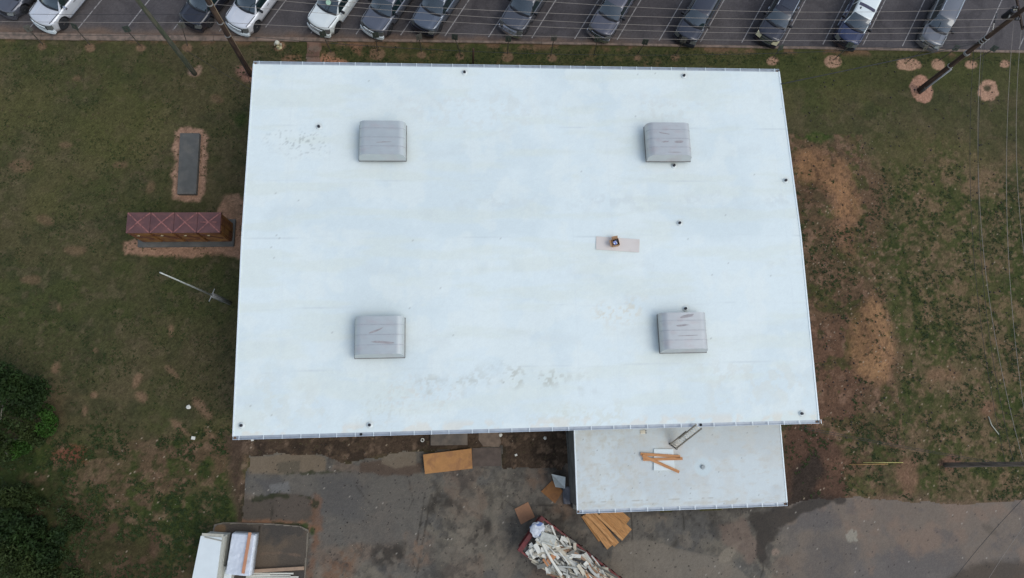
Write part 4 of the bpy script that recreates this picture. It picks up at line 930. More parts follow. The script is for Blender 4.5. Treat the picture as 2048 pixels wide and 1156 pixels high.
# ---- signs
post_m = mat("sign_post", C(84, 80, 74), .7, .3, namt=.2); plate_m = mat("sign_back", C(92, 92, 88), .55, .4, namt=.15); plate_d = mat("sign_dark", C(58, 66, 60), .6, .2, namt=.2)
sign_spec = [((85, 88), (55, 57), 1.9), ((180, 89), (148, 53), 2.1), ((281, 92), (252, 58), 2.1), ((375, 92), (363, 50), 2.4), ((662, 104), (645, 68), 2.2), ((755, 103), (751, 70), 2.1), ((843, 103), (838, 74), 2.0),
             ((921, 108), (909, 74), 2.2), ((1015, 108), (1017, 78), 2.0), ((1102, 110), (1108, 76), 2.1), ((1188, 109), (1195, 78), 2.0), ((1275, 108), (1291, 84), 1.8), ((1352, 108), (1368, 80), 1.9),
             ((1545, 117), (1562, 96), 1.5), ((1667, 120), (1701, 90), 2.2), ((1816, 122), (1852, 96), 2.2), ((1876, 122), (1914, 96), 2.1), ((1945, 122), (1990, 97), 2.2)]
wh = ["in front of the silver-white pickup at far left", "right of the silver-white pickup at far left", "left of the mossy pole", "by the black car, beside the mossy pole", "by the bright white pickup, right of the walk",
      "in front of the slate pickup with the pale bumper", "in front of the pickup with the dark bumper", "right of the pickup with the dark bumper", "in front of the silver-grille pickup", "midway between the silver-grille and twin-bar pickups",
      "in front of the twin-chrome-bar pickup", "right of the twin-chrome-bar pickup", "in front of the blue-black SUV", "in front of the black sunroof SUV", "in front of the navy and white SUV",
      "left of the pewter SUV in the long clay patch", "in front of the pewter SUV, beside the transformer pole", "right of the transformer pole in a round clay patch"]
for i, (b_, t_, h_) in enumerate(sign_spec):
    B_ = P(*b_); T_ = P(*t_, h_); s = thing("parking_sign", "small kerb sign "+wh[i], "sign", B_, 0, "small signs along the kerb"); v = T_-B_
    MB().bar((0, 0, -.05), v, .05, .05).build("sign_post", post_m, s)
    ang = random.uniform(-.5, .5)
    pl = MB(); pl.box((0, 0, 0), (.42, .03, .46), Matrix.Rotation(-.35, 3, 'X')); po = pl.build("sign_plate", plate_d if i % 3 else plate_m, s, bevel=.008); po.location = v*.97+Vector((0, .04, 0)); po.rotation_euler = (0, 0, ang)
q = P(946, 127); o = MB().tube([(0, 0, -.1), (.0, -.02, 2.0)], [.07, .065], 8).build("timber_post", mat("post_brown", C(72, 52, 42), .85, namt=.2)); o.location = q
tag(o, "short brown timber post standing at the north eave of the big building", "post")
# ---- hydrant
hq = P(559, 95); hd = thing("fire_hydrant", "cream fire hydrant in a bare patch beside the front walk", "fire hydrant", hq)
hm = mat("hydrant_cream", C(188, 182, 148), .5, namt=.15, nscale=9); hm2 = mat("hydrant_white", C(200, 200, 188), .5, namt=.1)
MB().lathe([(.19, 0), (.19, .06), (.12, .08), (.12, .5), (.16, .52), (.16, .56), (.13, .6)], n=16).build("barrel", hm, hd)
MB().lathe([(.15, .6), (.17, .62), (.14, .7), (.08, .76), (.035, .77), (.035, .82)], n=16).build("bonnet", hm2, hd)
MB().lathe([(.07, .1), (.07, .2), (.085, .2), (.085, .24)], c=(0, 0, .42), n=10, axis='X').build("hose_cap", hm2, hd); MB().lathe([(.07, -.1), (.07, -.2), (.085, -.2), (.085, -.24)], c=(0, 0, .42), n=10, axis='X').build("hose_cap", hm2, hd)
MB().lathe([(.09, -.1), (.09, -.2), (.11, -.2), (.11, -.25)], c=(0, 0, .4), n=12, axis='Y').build("steamer_cap", hm, hd)

# ================================================================== CABINETS AND PAD
darkc = mat("dark_slab", C(80, 82, 82), .85, nscale=2.5, namt=.12, col2=C(92, 92, 90), nscale2=1.4, thr=(.45, .65), bump=.2)
pts = [P(u, v, .3) for u, v in [(360, 266), (399, 266), (392, 388), (354, 388)]]
o = MB().prism(pts[::-1], -.02, .3).build("concrete_plinth", darkc, bevel=.02); tag(o, "long dark grey concrete slab ringed by clay on the west lawn", "concrete slab")
pts = [P(u, v, .18) for u, v in [(277, 440), (471, 438), (467, 492), (275, 494)]]
o = MB().prism(pts[::-1], -.02, .18).build("cabinet_plinth", darkc, bevel=.02); tag(o, "grey concrete base under the brown electrical cabinets", "concrete slab")
ct = [P(252, 425, 2.45), P(438, 425, 2.45), P(440, 466, 2.45), P(251, 466, 2.45)]
cx0, cx1 = ct[3][0], ct[2][0]; cy0, cy1 = ct[3][1], ct[0][1]; cz = 2.45
# --- the row stands on its plinth
cw = (cx1-cx0)/4
cabt = thing("switchgear_cabinet", "row of four ochre electrical cabinets with maroon ridged tops by the west wall", "electrical cabinet", ((cx0+cx1)/2, (cy0+cy1)/2, .18))
off = -Vector(cabt.location)
maroon = mat("maroon_top", C(88, 60, 62), .75, nscale=3, namt=.12, col2=C(98, 66, 66), nscale2=2); pink = mat("faded_ridge", C(138, 92, 90), .8, nscale=9, namt=.12, col2=C(104, 70, 70), nscale2=6, thr=(.45, .62)); ochre = mat("ochre_side", C(128, 90, 48), .65, nscale=2, namt=.22, col2=C(100, 62, 38), nscale2=1.6, thr=(.45, .6))
dkbr = mat("rust_strap", C(84, 50, 38), .8, namt=.25)
for k in range(4):
    x0, x1 = cx0+cw*k+.012, cx0+cw*(k+1)-.012; xm, ym = (x0+x1)/2, (cy0+cy1)/2
    bx = MB().box((xm, ym, (cz-.1+.18)/2), (x1-x0-.06, cy1-cy0-.1, cz-.1-.18)).build("cabinet_body", ochre, cabt); bx.location = off
    tp = MB(); c4 = [(x0, cy0), (x1, cy0), (x1, cy1), (x0, cy1)]; apex = tp.bm.verts.new((xm, ym, cz+.10)); vv = [tp.bm.verts.new((*p, cz)) for p in c4]; lo = [tp.bm.verts.new((*p, cz-.1)) for p in c4]
    for i in range(4): tp.bm.faces.new([vv[i], vv[(i+1) % 4], apex]); tp.bm.faces.new([lo[i], lo[(i+1) % 4], vv[(i+1) % 4], vv[i]])
    tp.bm.faces.new(lo[::-1]); to = tp.build("cabinet_top", maroon, cabt); to.location = off
    rd = MB()
    for i in range(4): rd.bar(Vector((*c4[i], cz+.008)).lerp(Vector((xm, ym, cz+.108)), .04), (xm, ym, cz+.108), .075, .01)
    if k == 3: rd.bar((xm-.5, ym, cz+.075), (xm+.5, ym, cz+.075), .05, .05)
    rd.build("top_ridge", pink, to)
    dr = MB().box((xm, cy0+.02, 1.35), (x1-x0-.16, .06, 2.0)).build("cabinet_door", ochre, cabt); dr.location = off
    MB().box((xm-.2, cy0-.03, 1.9), (.18, .05, .07)).build("door_handle", mat("handle_pale", C(170, 164, 140), .5), dr)
    st_ = MB().bar((x0+.12, cy0-.03, 2.2), (x1-.25, cy0-.03, 1.2), .03, .12).build("brace_strip", dkbr, cabt); st_.location = off
for yy in (cy0+.35, cy0+.8): 
    o = MB().box((cx1-.01, yy, 1.3), (.05, .38, 2.0)).build("side_panel", ochre, cabt); o.location = off

# ================================================================== LOOSE THINGS IN THE YARD
osb = mat("osb", C(166, 122, 76), .85, nscale=4, namt=.12, stretch=(1, 1, 1), col2=C(146, 106, 70), nscale2=2.2, thr=(.5, .66)); osb2 = mat("osb_pale", C(150, 112, 86), .85, nscale=5, namt=.08); osb3 = mat("osb_brown", C(140, 98, 58), .85, nscale=3, namt=.15, col2=C(120, 84, 52)); osb4 = mat("ply_orange", C(184, 136, 84), .8, nscale=4, namt=.14, stretch=(.5, 6, 1), col2=C(170, 120, 72))
def sheetboard(name, pix, z, th, m_, label, cat, group=None, tilt=0.):
    pts = [P(u, v, z+th) for u, v in pix]; c = sum(pts, Vector())/len(pts); c.z = z
    o = MB().prism([((p-c)[0], (p-c)[1]) for p in pts][::-1], 0, th).build(name, m_); o.location = c; o.rotation_euler = (tilt, 0, 0)
    return tag(o, label, cat, group)
sheetboard("strand_board", [(846, 909), (943, 897), (945, 937), (850, 948)], .16, .16, osb, "long orange strand board panel beside the doorstep, north edge of the yard", "board")
sheetboard("strand_board", [(1029, 1018), (1056, 1004), (1070, 1034), (1042, 1049)], .02, .03, osb2, "pinkish square board lying flat just above the red dumpster", "board")
sheetboard("strand_board", [(1082, 983), (1104, 961), (1126, 982), (1110, 1007)], .03, .04, osb3, "brown square board beside the bent white sheet by the annex wall", "board")
o = MB(); cs = [P(1103, 948, .5), P(1131, 954, .35), P(1130, 977, .3), P(1111, 974, .35), P(1108, 960, .12)]; c = cs[4]
for a_, b_ in zip(cs, cs[1:]+cs[:1]):
    pass
ctr = P(1117, 962, .18); 
for a_, b_ in ((0, 1), (1, 2), (2, 3), (3, 0)): o.poly([ctr-c, cs[a_]-c, cs[b_]-c])
o = o.build("bent_sheet", mat("sheet_white", C(198, 206, 206), .6, namt=.08), solid=.015); o.location = c; tag(o, "crumpled white sheet propped beside the annex's west wall", "sheet")
o = MB(); base = P(1136, 988, .0)
o.grid(lambda u, v: Vector((-.35+.75*u, -.6+1.1*v, .12+.12*math.sin(5*u+2*v)*math.cos(4*v)+.25*(u > .4)*(1-u))), 8, 10); o = o.build("tarpaulin", mat("tarp_grey", C(88, 90, 98), .6, nscale=5, namt=.25), solid=.02); o.location = base
tag(o, "crumpled grey tarpaulin against the annex's south-west corner", "tarpaulin")
# fanned stack of boards south of the annex
fan = [((1200, 1012), (1250, 1048), 2.5, .7, 0.02), ((1215, 1018), (1235, 1070), 2.2, 1.0, .06)]
def board(cx_, cy_, z, L_, W_, a_, m_, lab, th=.035):
    q = P(cx_, cy_, z); o = MB().box((0, 0, 0), (L_, W_, th)).build("board", m_, bevel=.003); o.location = (q[0], q[1], z+th/2); o.rotation_euler = (0, random.uniform(-.01, .01), R(a_)); tag(o, lab, "board", "boards fanned out south of the annex"); return o
osf = [mat("fan_board_%s" % n_, C(*c_), .8, nscale=5, namt=.13, stretch=(.6, 5, 1), col2=C(*[x*.86 for x in c_]), nscale2=3.5) for n_, c_ in (("a", (178, 132, 82)), ("b", (186, 140, 90)), ("c", (172, 126, 76)), ("d", (192, 146, 96)))]
board(1229, 1046, .02, 2.15, .95, -45, osf[0], "wide board at the east side of the fanned pile, its end squared off")
board(1240, 1030, .09, 1.3, .5, -41, osf[2], "short board end sticking out furthest east from the fanned pile under the gutter")
board(1184, 1055, .04, 1.9, .34, -56, osf[2], "narrow westmost board at the bottom of the fanned pile")
board(1196, 1060, .12, 2.55, .55, -54, osf[1], "longest board reaching furthest south in the fanned pile")
board(1207, 1058, .19, 2.5, .42, -51, osf[0], "board in the middle of the fanned pile, between two narrow planks")
board(1199, 1054, .26, 2.5, .15, -49, osf[3], "pale pine plank on top of the fanned pile, western one")
board(1215, 1050, .29, 2.6, .15, -45, osf[3], "pale pine plank on top of the fanned pile, eastern one")
board(1190, 1043, .24, 1.5, .2, -42, osf[1], "short pale plank across the north-west corner of the fanned pile")
# white foam board stacks
whitef = mat("foam_board", C(205, 216, 224), .65, nscale=1.5, namt=.04); whiteg = mat("foam_side", C(176, 180, 178), .7, nscale=4, namt=.1, stretch=(1, 1, 14))
def pstack(name, pix, z0, zt, label, m_top, wrap=False):
    q = [P(u, v, zt) for u, v in pix]; c = sum(q, Vector())/4; c.z = z0; t = thing(name, label, "foam board stack", c)
    lay = int((zt-z0)/.1)
    for k in range(lay):
        z = z0+(zt-z0)*k/lay-z0; m2 = MB(); j = random.uniform(-.025, .025) if not wrap else 0
        m2.prism([((p-c)[0]+j, (p-c)[1]+j) for p in q][::-1], z+.004, z+(zt-z0)/lay-.004); m2.build("foam_board", m_top if k == lay-1 else whiteg, t, bevel=.006)
    return t, c
s1, c1 = pstack("foam_stack", [(401, 1072), (443, 1075), (430, 1175), (380, 1175)], .108, 1.7, "tall stack of bare white foam boards at the bottom edge, left one", whitef)
o = MB().bar(P(409, 1074, 1.74), P(444, 1082, 1.74), .05, .05).build("pale_batten", mat("batten_grey", C(150, 150, 144), .7)); tag(o, "thin grey batten lying across the top end of the bare foam stack", "batten")
o = MB().bar(P(404, 1069, 1.73), P(447, 1071, 1.73), .16, .02).build("edge_flashing", mat("flash", C(168, 168, 160), .6)); tag(o, "grey metal strip along the north end of the bare foam stack", "strip")
s2, c2 = pstack("foam_stack", [(466, 1069), (506, 1072), (496, 1150), (452, 1146)], .108, 1.1, "plastic-wrapped stack of white foam boards with an orange batten on top", mat("wrapped_foam", C(186, 196, 212), .4, namt=.08, nscale=2), True)
q = [P(u, v, 1.16) for u, v in [(463, 1066), (511, 1069), (500, 1154), (449, 1150)]]
def wrapf(u, v):
    a_ = q[0].lerp(q[1], u).lerp(q[3].lerp(q[2], u), v); x, y = a_[0], a_[1]
    e = min(u, 1-u, v, 1-v); n_ = float(fbm(np.array([[x]]), np.array([[y]]), .55, 4, 77)[0, 0])
    z = 1.13+.10*abs(n_-.5)*2-(.75 if e < .02 else 0); k = 1 if e > .02 else 1.04
    return Vector((x, y, z))-c2
pw = MB().grid(wrapf, 34, 50).build("plastic_wrap", mat("plastic_film", C(196, 206, 222), .25, 0, .6, nscale=3, namt=.06), s2, solid=.004)
o = MB().bar(P(500, 1065, 1.3), P(486, 1147, 1.3), .18, .045).build("batten", timber2 := mat("batten_orange", C(178, 128, 100), .75, nscale=3, namt=.1, stretch=(1, 1, 1)), bevel=.004); tag(o, "orange timber batten laid along the plastic-wrapped foam stack", "batten")
q = P(450, 1150, .6); o = MB().box((0, 0, .3), (.75, 1.5, .6)).build("foam_block", whiteg, bevel=.01); o.location = (q[0], q[1]-.25, .108); o.rotation_euler = (0, 0, R(-8)); tag(o, "pale foam block on the pad between the two white stacks", "foam block")
q = P(451, 1153, .9); o = MB().box((0, 0, 0), (.42, 1.3, .12)).build("foam_offcut", whitef, bevel=.01); o.location = (q[0]+.05, q[1]-.3, .77); o.rotation_euler = (0, 0, R(-8)); tag(o, "narrow bright foam offcut on the block between the stacks", "foam offcut")
o = MB().bar(P(507, 1142, .25), P(608, 1136, .25), .2, .12).build("beam", mat("beam_tan", C(150, 128, 110), .8, nscale=3, namt=.12), bevel=.01); tag(o, "tan timber beam lying along the pad right of the wrapped stack", "beam")
for i, (u0, v0, u1, v1, lab) in enumerate([(495, 1147, 587, 1147, "northmost of the white trim strips below the tan beam"), (498, 1151, 581, 1152, "second white trim strip below the tan beam"), (492, 1154, 597, 1154, "southmost white trim strip, longest, at the bottom edge"), (505, 1151, 540, 1150, "short raised white offcut on the trim strips")]):
    o = MB().bar(P(u0, v0, .16+.05*(i == 3)), P(u1, v1, .16+.05*(i == 3)), .09, .04).build("trim_strip", mat("trim_white", C(196, 198, 192), .6, namt=.06)); tag(o, lab, "trim strip", "white trim strips on the pad")
# small white litter, each a thing
for u, v, s, lab, shp in [(377, 814, .28, "crumpled white bag lying on the west lawn", 1), (387, 876, .24, "small white square tile on the grass by the roof's south-west corner", 0), (512, 1114, .2, "small white foam scrap on the pad beside the wrapped stack", 0),
                          (505, 880, .16, "white scrap on the soil under the south-west corner of the roof", 0), (1001, 870, .24, "crumpled pale bag by the broken doorstep slab", 1), (845, 880, .2, "white ring-shaped scrap on the soil left of the doorstep", 2), (1090, 876, .22, "round pale scrap on dark soil near the annex's west wall", 1),
                          (1032, 910, .16, "white scrap on the dark yard left of the dock edge", 0)]:
    q = P(u, v, .02); m2 = MB()
    if shp == 0: m2.box((0, 0, .03), (s, s*.8, .05))
    elif shp == 2: m2.tube([(s*.5*math.cos(k*.55), s*.5*math.sin(k*.55), .04) for k in range(12)], .03, 6)
    else:
        bmesh.ops.create_icosphere(m2.bm, subdivisions=2, radius=s*.5)
        for vv in m2.bm.verts: vv.co *= random.uniform(.75, 1.2); vv.co.z = abs(vv.co.z)*.6
    o = m2.build("litter_scrap", mat("scrap_white", C(206, 208, 204), .7, namt=.08)); o.location = q; o.rotation_euler = (0, 0, random.uniform(0, 3)); tag(o, lab, "scrap")
for (a_, b_, c_, lab) in (((1726, 925), (1806, 925), (158, 152, 92), "yellow rod lying on the grass, upper and right one of the pair"), ((1698, 929), (1776, 928), (146, 116, 66), "orange rod lying on the grass, lower and left one of the pair")):
    o = MB().tube([P(*a_, .08), P(*b_, .08)], .028, 8).build("rod", mat("rod_%d" % c_[0], C(*c_), .5)); tag(o, lab, "rod", "coloured rods on the grass")
o = MB().tube([P(1977, 833, .06), P(1983, 850, .06), P(1998, 869, .06)], .035, 8).build("pipe_offcut", mat("pipe_pale", C(158, 160, 150), .6)); tag(o, "pale curved pipe offcut on the east lawn near the grey pole", "pipe")

# ================================================================== DUMPSTER
e1, e2 = P(1086, 1040, 1.5), P(1040, 1099, 1.5); far_ = P(1225, 1148, 1.5)
ex = ((far_-e1).normalized()); ey = Vector((-ex.y, ex.x, 0)); ctr = (e1+e2)/2; ang = math.atan2(ex.y, ex.x); DL, DW, DH = 6.7, 2.35, 1.35
dt = thing("dumpster", "red roll-off dumpster heaped with white demolition scrap south of the annex", "dumpster", (ctr.x, ctr.y, 0), ang)
redm = mat("dumpster_red", C(98, 36, 36), .6, nscale=3, namt=.2, col2=C(84, 36, 34), nscale2=4); redl = mat("dumpster_rim", C(116, 50, 46), .6, nscale=5, namt=.25, col2=C(90, 50, 44), nscale2=6)
MB().box((DL/2, 0, .28), (DL, DW-.1, .1)).build("floor", redm, dt)
for s in (-1, 1):
    sd1 = MB().box((DL/2, s*DW/2, .78), (DL-.1, .05, 1.1)).build("side_panel", redm, dt)
    for k in range(10): MB().box((.4+k*.65, s*(DW/2+.05), .75), (.09, .06, 1.0)).build("rib", redm, sd1)
    MB().bar((0, s*DW/2, DH), (DL, s*DW/2, DH), .11, .1).build("top_rail", redl, dt)
for x_ in (.03, DL-.03): MB().box((x_, 0, .8), (.06, DW-.1, 1.1)).build("end_panel", redm, dt)
MB().box((-.02, 0, DH+.02), (.3, DW+.16, .2)).build("end_beam", redm, dt, bevel=.03)
MB().box((-.12, 0, .9), (.1, DW*.9, .14)).build("end_brace", redm, dt)
for s in (-1, 1):
    for x_ in (.5, DL-.5): MB().lathe([(.12, -.06), (.12, .06)], c=(x_, s*.7, .12), n=12, axis='Y').build("roller", tyre, dt)
DM = Matrix.Translation((ctr.x, ctr.y, 0)) @ Matrix.Rotation(ang, 4, 'Z')
scol = {"white": C(210, 216, 216), "grey": C(164, 167, 165), "cream": C(178, 173, 159), "dim": C(108, 108, 103), "dark": C(48, 48, 48), "wood": C(178, 126, 86), "tan": C(146, 118, 94)}
lab = {"white": "white vinyl trim strip jumbled in the dumpster load", "grey": "light grey metal strip jumbled in the dumpster load", "cream": "cream siding strip jumbled in the dumpster load", "dim": "dull grey strip jumbled in the dumpster load", "dark": "dark strip of rubber or pipe jumbled in the dumpster load",
       "wood": "orange broken board jumbled in the dumpster load", "tan": "tan splintered wood piece jumbled in the dumpster load"}
MB().box((DL/2, 0, .95), (DL-.2, DW-.12, .7)).build("packed_rubble", mat("rubble_dark", C(78, 74, 70), .9, nscale=5, namt=.4, col2=C(130, 128, 122), nscale2=3, thr=(.45, .6)), dt)
def heap(x, y): return 1.38+.45*(1-(2*y/DW)**2)*min(1, .55+x/2.)
for i in range(262):
    big = i < 205; x = random.uniform(.35, DL-.1); y = random.uniform(-1.02, 1.02)
    if big and x > 1.1:
        k = random.choices(["white", "grey", "cream", "dim", "dark", "wood", "tan"], [30, 22, 19, 12, 9, 7, 7])[0]
        L_ = random.uniform(.7, 2.6) if k != "wood" else random.uniform(.4, .9); W_ = random.choice([.07, .1, .15, .2, .26]) if k != "wood" else random.uniform(.2, .4); a_ = random.gauss(-.02, .33); th = random.uniform(.02, .06)
        x = min(max(x, .3+L_/2), DL-.2)
    else:
        k = random.choices(["white", "grey", "cream", "dim", "wood"], [55, 20, 10, 10, 3])[0]; L_ = random.uniform(.2, .6); W_ = random.uniform(.12, .35); a_ = random.uniform(0, 3.1); th = random.uniform(.02, .12)
        if random.random() < .6: x = random.uniform(.3, 1.9)
    yl = max(.2, DW/2-.04-abs(math.sin(a_))*L_/2*.85); y = max(-yl, min(yl, y))
    z = heap(x, y)+random.uniform(-.12, .16)-.03
    bend_ = random.uniform(-.12, .12)*(L_ > 1); n_ = 5; pts = []
    m2 = MB(); segs = []
    for j in range(n_+1):
        u = j/n_-.5; segs.append(Vector((u*L_, bend_*(1-4*u*u)*1.2, -.10*(u*L_)**2*.35)))
    for a1, a2 in zip(segs, segs[1:]): m2.bar(a1, a2+(a2-a1)*.02, W_, th)
    o = m2.build("scrap_"+("strip" if L_ > .7 else "piece"), mat("scrap_"+k, scol[k], .6, .1 if k in ("grey", "dim") else 0, nscale=3, namt=.12))
    o.matrix_world = DM @ Matrix.Translation((x, y, z)) @ Matrix.Rotation(a_, 4, 'Z') @ Matrix.Rotation(random.gauss(0, .10), 4, 'Y') @ Matrix.Rotation(random.gauss(0, .35), 4, 'X')
    L2 = lab[k] if L_ > .7 else {"white": "small white foam or drywall chunk in the dumpster load", "grey": "small light grey chunk in the dumpster load", "cream": "small cream chunk in the dumpster load", "dim": "small dull grey chunk in the dumpster load", "wood": "orange broken board jumbled in the dumpster load", "tan": lab["tan"], "dark": lab["dark"]}[k]
    tag(o, L2, "scrap", "scrap heaped in the dumpster")
def crumple(name, u, v, z, r, m_, label, cat, sq=(1, 1, .6)):
    m2 = MB(); bmesh.ops.create_icosphere(m2.bm, subdivisions=3, radius=r)
    for vv in m2.bm.verts:
        c_ = vv.co; n_ = float(fbm(np.array([[c_.x*3+5]]), np.array([[c_.y*3+c_.z*4+5]]), .5, 3, 5)[0, 0]); vv.co = Vector((c_.x*sq[0], c_.y*sq[1], c_.z*sq[2]))*(.7+.7*n_)
    o = m2.build(name, m_); o.location = P(u, v, z); tag(o, label, cat); return o
crumple("plastic_bag", 1075, 1059, 1.7, .42, mat("bag_blue", C(196, 204, 218), .5, nscale=3, namt=.12, col2=C(110, 132, 182), nscale2=2.4, thr=(.56, .6)), "blue and white plastic bag at the dumpster's north-west end", "bag")
q = P(1096, 1077, 1.95); o = MB().box((0, 0, 0), (.95, .6, .1)).box((.1, -.28, .03), (.8, .1, .16)).build("drywall_slab", mat("slab_grey", C(176, 180, 176), .7), bevel=.01); o.location = q; o.rotation_euler = (.12, -.1, R(-18)); tag(o, "flat pale grey slab on the scrap heap behind the blue bag", "slab")

# ================================================================== VEGETATION
def leafmat(name, c1, c2, c3):
    M = mat(name, C(*c1), .7, 0, .2, nscale=2.2, namt=.35, col2=C(*c2), nscale2=1.1, thr=(.42, .6)); b = M.node_tree.nodes["Principled BSDF"]
    return M
lf = [leafmat("foliage_dark", (38, 56, 24), (27, 43, 18), 0), leafmat("foliage_bright", (50, 82, 28), (38, 64, 22), 0), leafmat("foliage_mid", (48, 60, 28), (36, 50, 22), 0)]
def crown(blobs, n, size, m_, name, parent=None, seed=1):
    r = np.random.default_rng(seed); V = []; wts = np.array([b[3]**2 for b in blobs]); wts = wts/wts.sum()
    ids = r.choice(len(blobs), n, p=wts); 
    B = np.array([b[:3] for b in blobs]); Rr = np.array([b[3] for b in blobs])
    d = r.normal(size=(n, 3)); d /= np.linalg.norm(d, axis=1)[:, None]; rad = Rr[ids]*(r.random(n)**.45)
    c = B[ids]+d*rad[:, None]*np.array([1, 1, .75]); lump = fbm(c[:, 0]+c[:, 2], c[:, 1]-c[:, 2], .8, 3, seed); keep = (lump > .5) & (c[:, 2] > .03); c = c[keep]; n = len(c)
    s = size*r.uniform(.6, 1.4, n); a = r.normal(size=(n, 3)); a[:, 2] *= .5; a /= np.linalg.norm(a, axis=1)[:, None]; b_ = np.cross(a, r.normal(size=(n, 3))); b_ /= np.linalg.norm(b_, axis=1)[:, None]
    v = np.stack([c-a*s[:, None], c+b_*s[:, None]*.45, c+a*s[:, None], c-b_*s[:, None]*.45], 1).reshape(-1, 3); q = np.arange(n*4).reshape(n, 4)
    me = bpy.data.meshes.new(name); me.vertices.add(len(v)); me.vertices.foreach_set("co", v.astype(np.float32).ravel()); me.loops.add(q.size); me.loops.foreach_set("vertex_index", q.astype(np.int32).ravel())
    me.polygons.add(n); me.polygons.foreach_set("loop_start", (np.arange(n)*4).astype(np.int32)); me.polygons.foreach_set("loop_total", np.full(n, 4, np.int32)); me.update(calc_edges=True); me.materials.append(m_)
    o = bpy.data.objects.new(name, me); COL.objects.link(o)
    if parent: o.parent = parent
    return o
bark = mat("bark_grey", C(124, 122, 114), .9, nscale=5, namt=.25, stretch=(1, 1, .3))
def tree(base, top, hgt, blobs, n, size, m_, label, seed, r0=.13, name="leafy_tree"):
    b_ = P(*base); t = thing(name, label, "tree", b_, 0, "trees along the west edge"); T_ = P(*top, hgt)-b_
    MB().tube([(0, 0, -.1), T_*.35+Vector((.05, .06, 0)), T_*.7+Vector((-.05, 0, 0)), T_], [r0, r0*.85, r0*.6, r0*.3], 10).build("trunk", bark, t)
    for k in range(5):
        a_ = T_*(.35+.12*k); e = Vector((random.uniform(-1.2, 1.2), random.uniform(-1.2, 1.2), random.uniform(.3, .9))); MB().tube([a_, a_+e*.5+Vector((0, 0, .1)), a_+e], [r0*.4, r0*.25, r0*.1], 6).build("limb", bark, t)
    bb = []
    for (u, v, z, r) in blobs: q = P(u, v, z)-b_; bb.append((q[0], q[1], q[2], r))
    crown(bb, n, size, m_, "crown", t, seed); return t
tree((46, 806), (-70, 800), 5, [(20, 775, 2.6, 1.1), (55, 790, 2.0, 1.0), (-10, 770, 3.4, 1.4), (70, 780, 1.4, .9), (-40, 790, 4, 1.6), (20, 830, 2., .9), (60, 820, 1.2, .7)], 16000, .10, lf[0], "dark leafy tree at the left edge with a dull grey trunk", 11, .14)
tree((34, 882), (-90, 884), 5, [(25, 850, 2.2, 1.0), (60, 862, 1.2, .8), (-20, 860, 3., 1.3), (75, 880, .7, .5), (-40, 900, 3.5, 1.5), (10, 905, 1., .6)], 12000, .10, lf[2], "leafy tree at the left edge with a pale white-grey trunk", 12, .15)
def bush(u, v, blobs, n, m_, label, seed, size=.09):
    b_ = P(u, v); t = thing("leafy_shrub", label, "shrub", b_, 0, "shrubs along the west edge")
    for k in range(4): MB().tube([(0, 0, -.05), (random.uniform(-.1, .1), random.uniform(-.1, .1), .15), (random.uniform(-.2, .2), random.uniform(-.2, .2), .3)], [.03, .02, .01], 5).build("stem", bark, t)
    bb = [(*(P(a, b, z)-b_), r) for a, b, z, r in blobs]; crown(bb, n, size, m_, "foliage", t, seed); return t
bush(88, 848, [(88, 828, .9, .65), (90, 852, .8, .7), (78, 870, .6, .55), (100, 840, .4, .5)], 5200, lf[1], "bright green shrub at the foot of the left-edge trees", 13)
bush(45, 893, [(45, 892, .5, .55), (25, 900, .6, .6)], 2600, lf[1], "small bright green shrub beside the pale trunk", 14)
bush(40, 1000, [(40, 995, .6, .9), (10, 1010, .9, 1.1), (70, 1020, .4, .8)], 6000, lf[2], "mid-green low shrub north of the corner thicket", 15)
bush(70, 1080, [(50, 1085, .7, 1.1), (10, 1060, 1.2, 1.2), (95, 1110, .4, .9), (115, 1075, .2, .6), (70, 1055, .4, .7)], 9000, lf[0], "big dark shrub filling the bottom left corner", 16, .12)
bush(30, 1140, [(30, 1140, 1.1, 1.2), (90, 1150, .5, .9), (150, 1140, .25, .7), (-10, 1120, 1.6, 1.3), (125, 1120, .2, .6)], 9500, lf[2], "dark olive shrub at the very bottom left corner", 17)
bush(125, 1020, [(125, 1022, .25, .6), (105, 1010, .3, .5), (150, 1050, .2, .5)], 2600, lf[2], "sparse low shrub right of the corner thicket", 18)

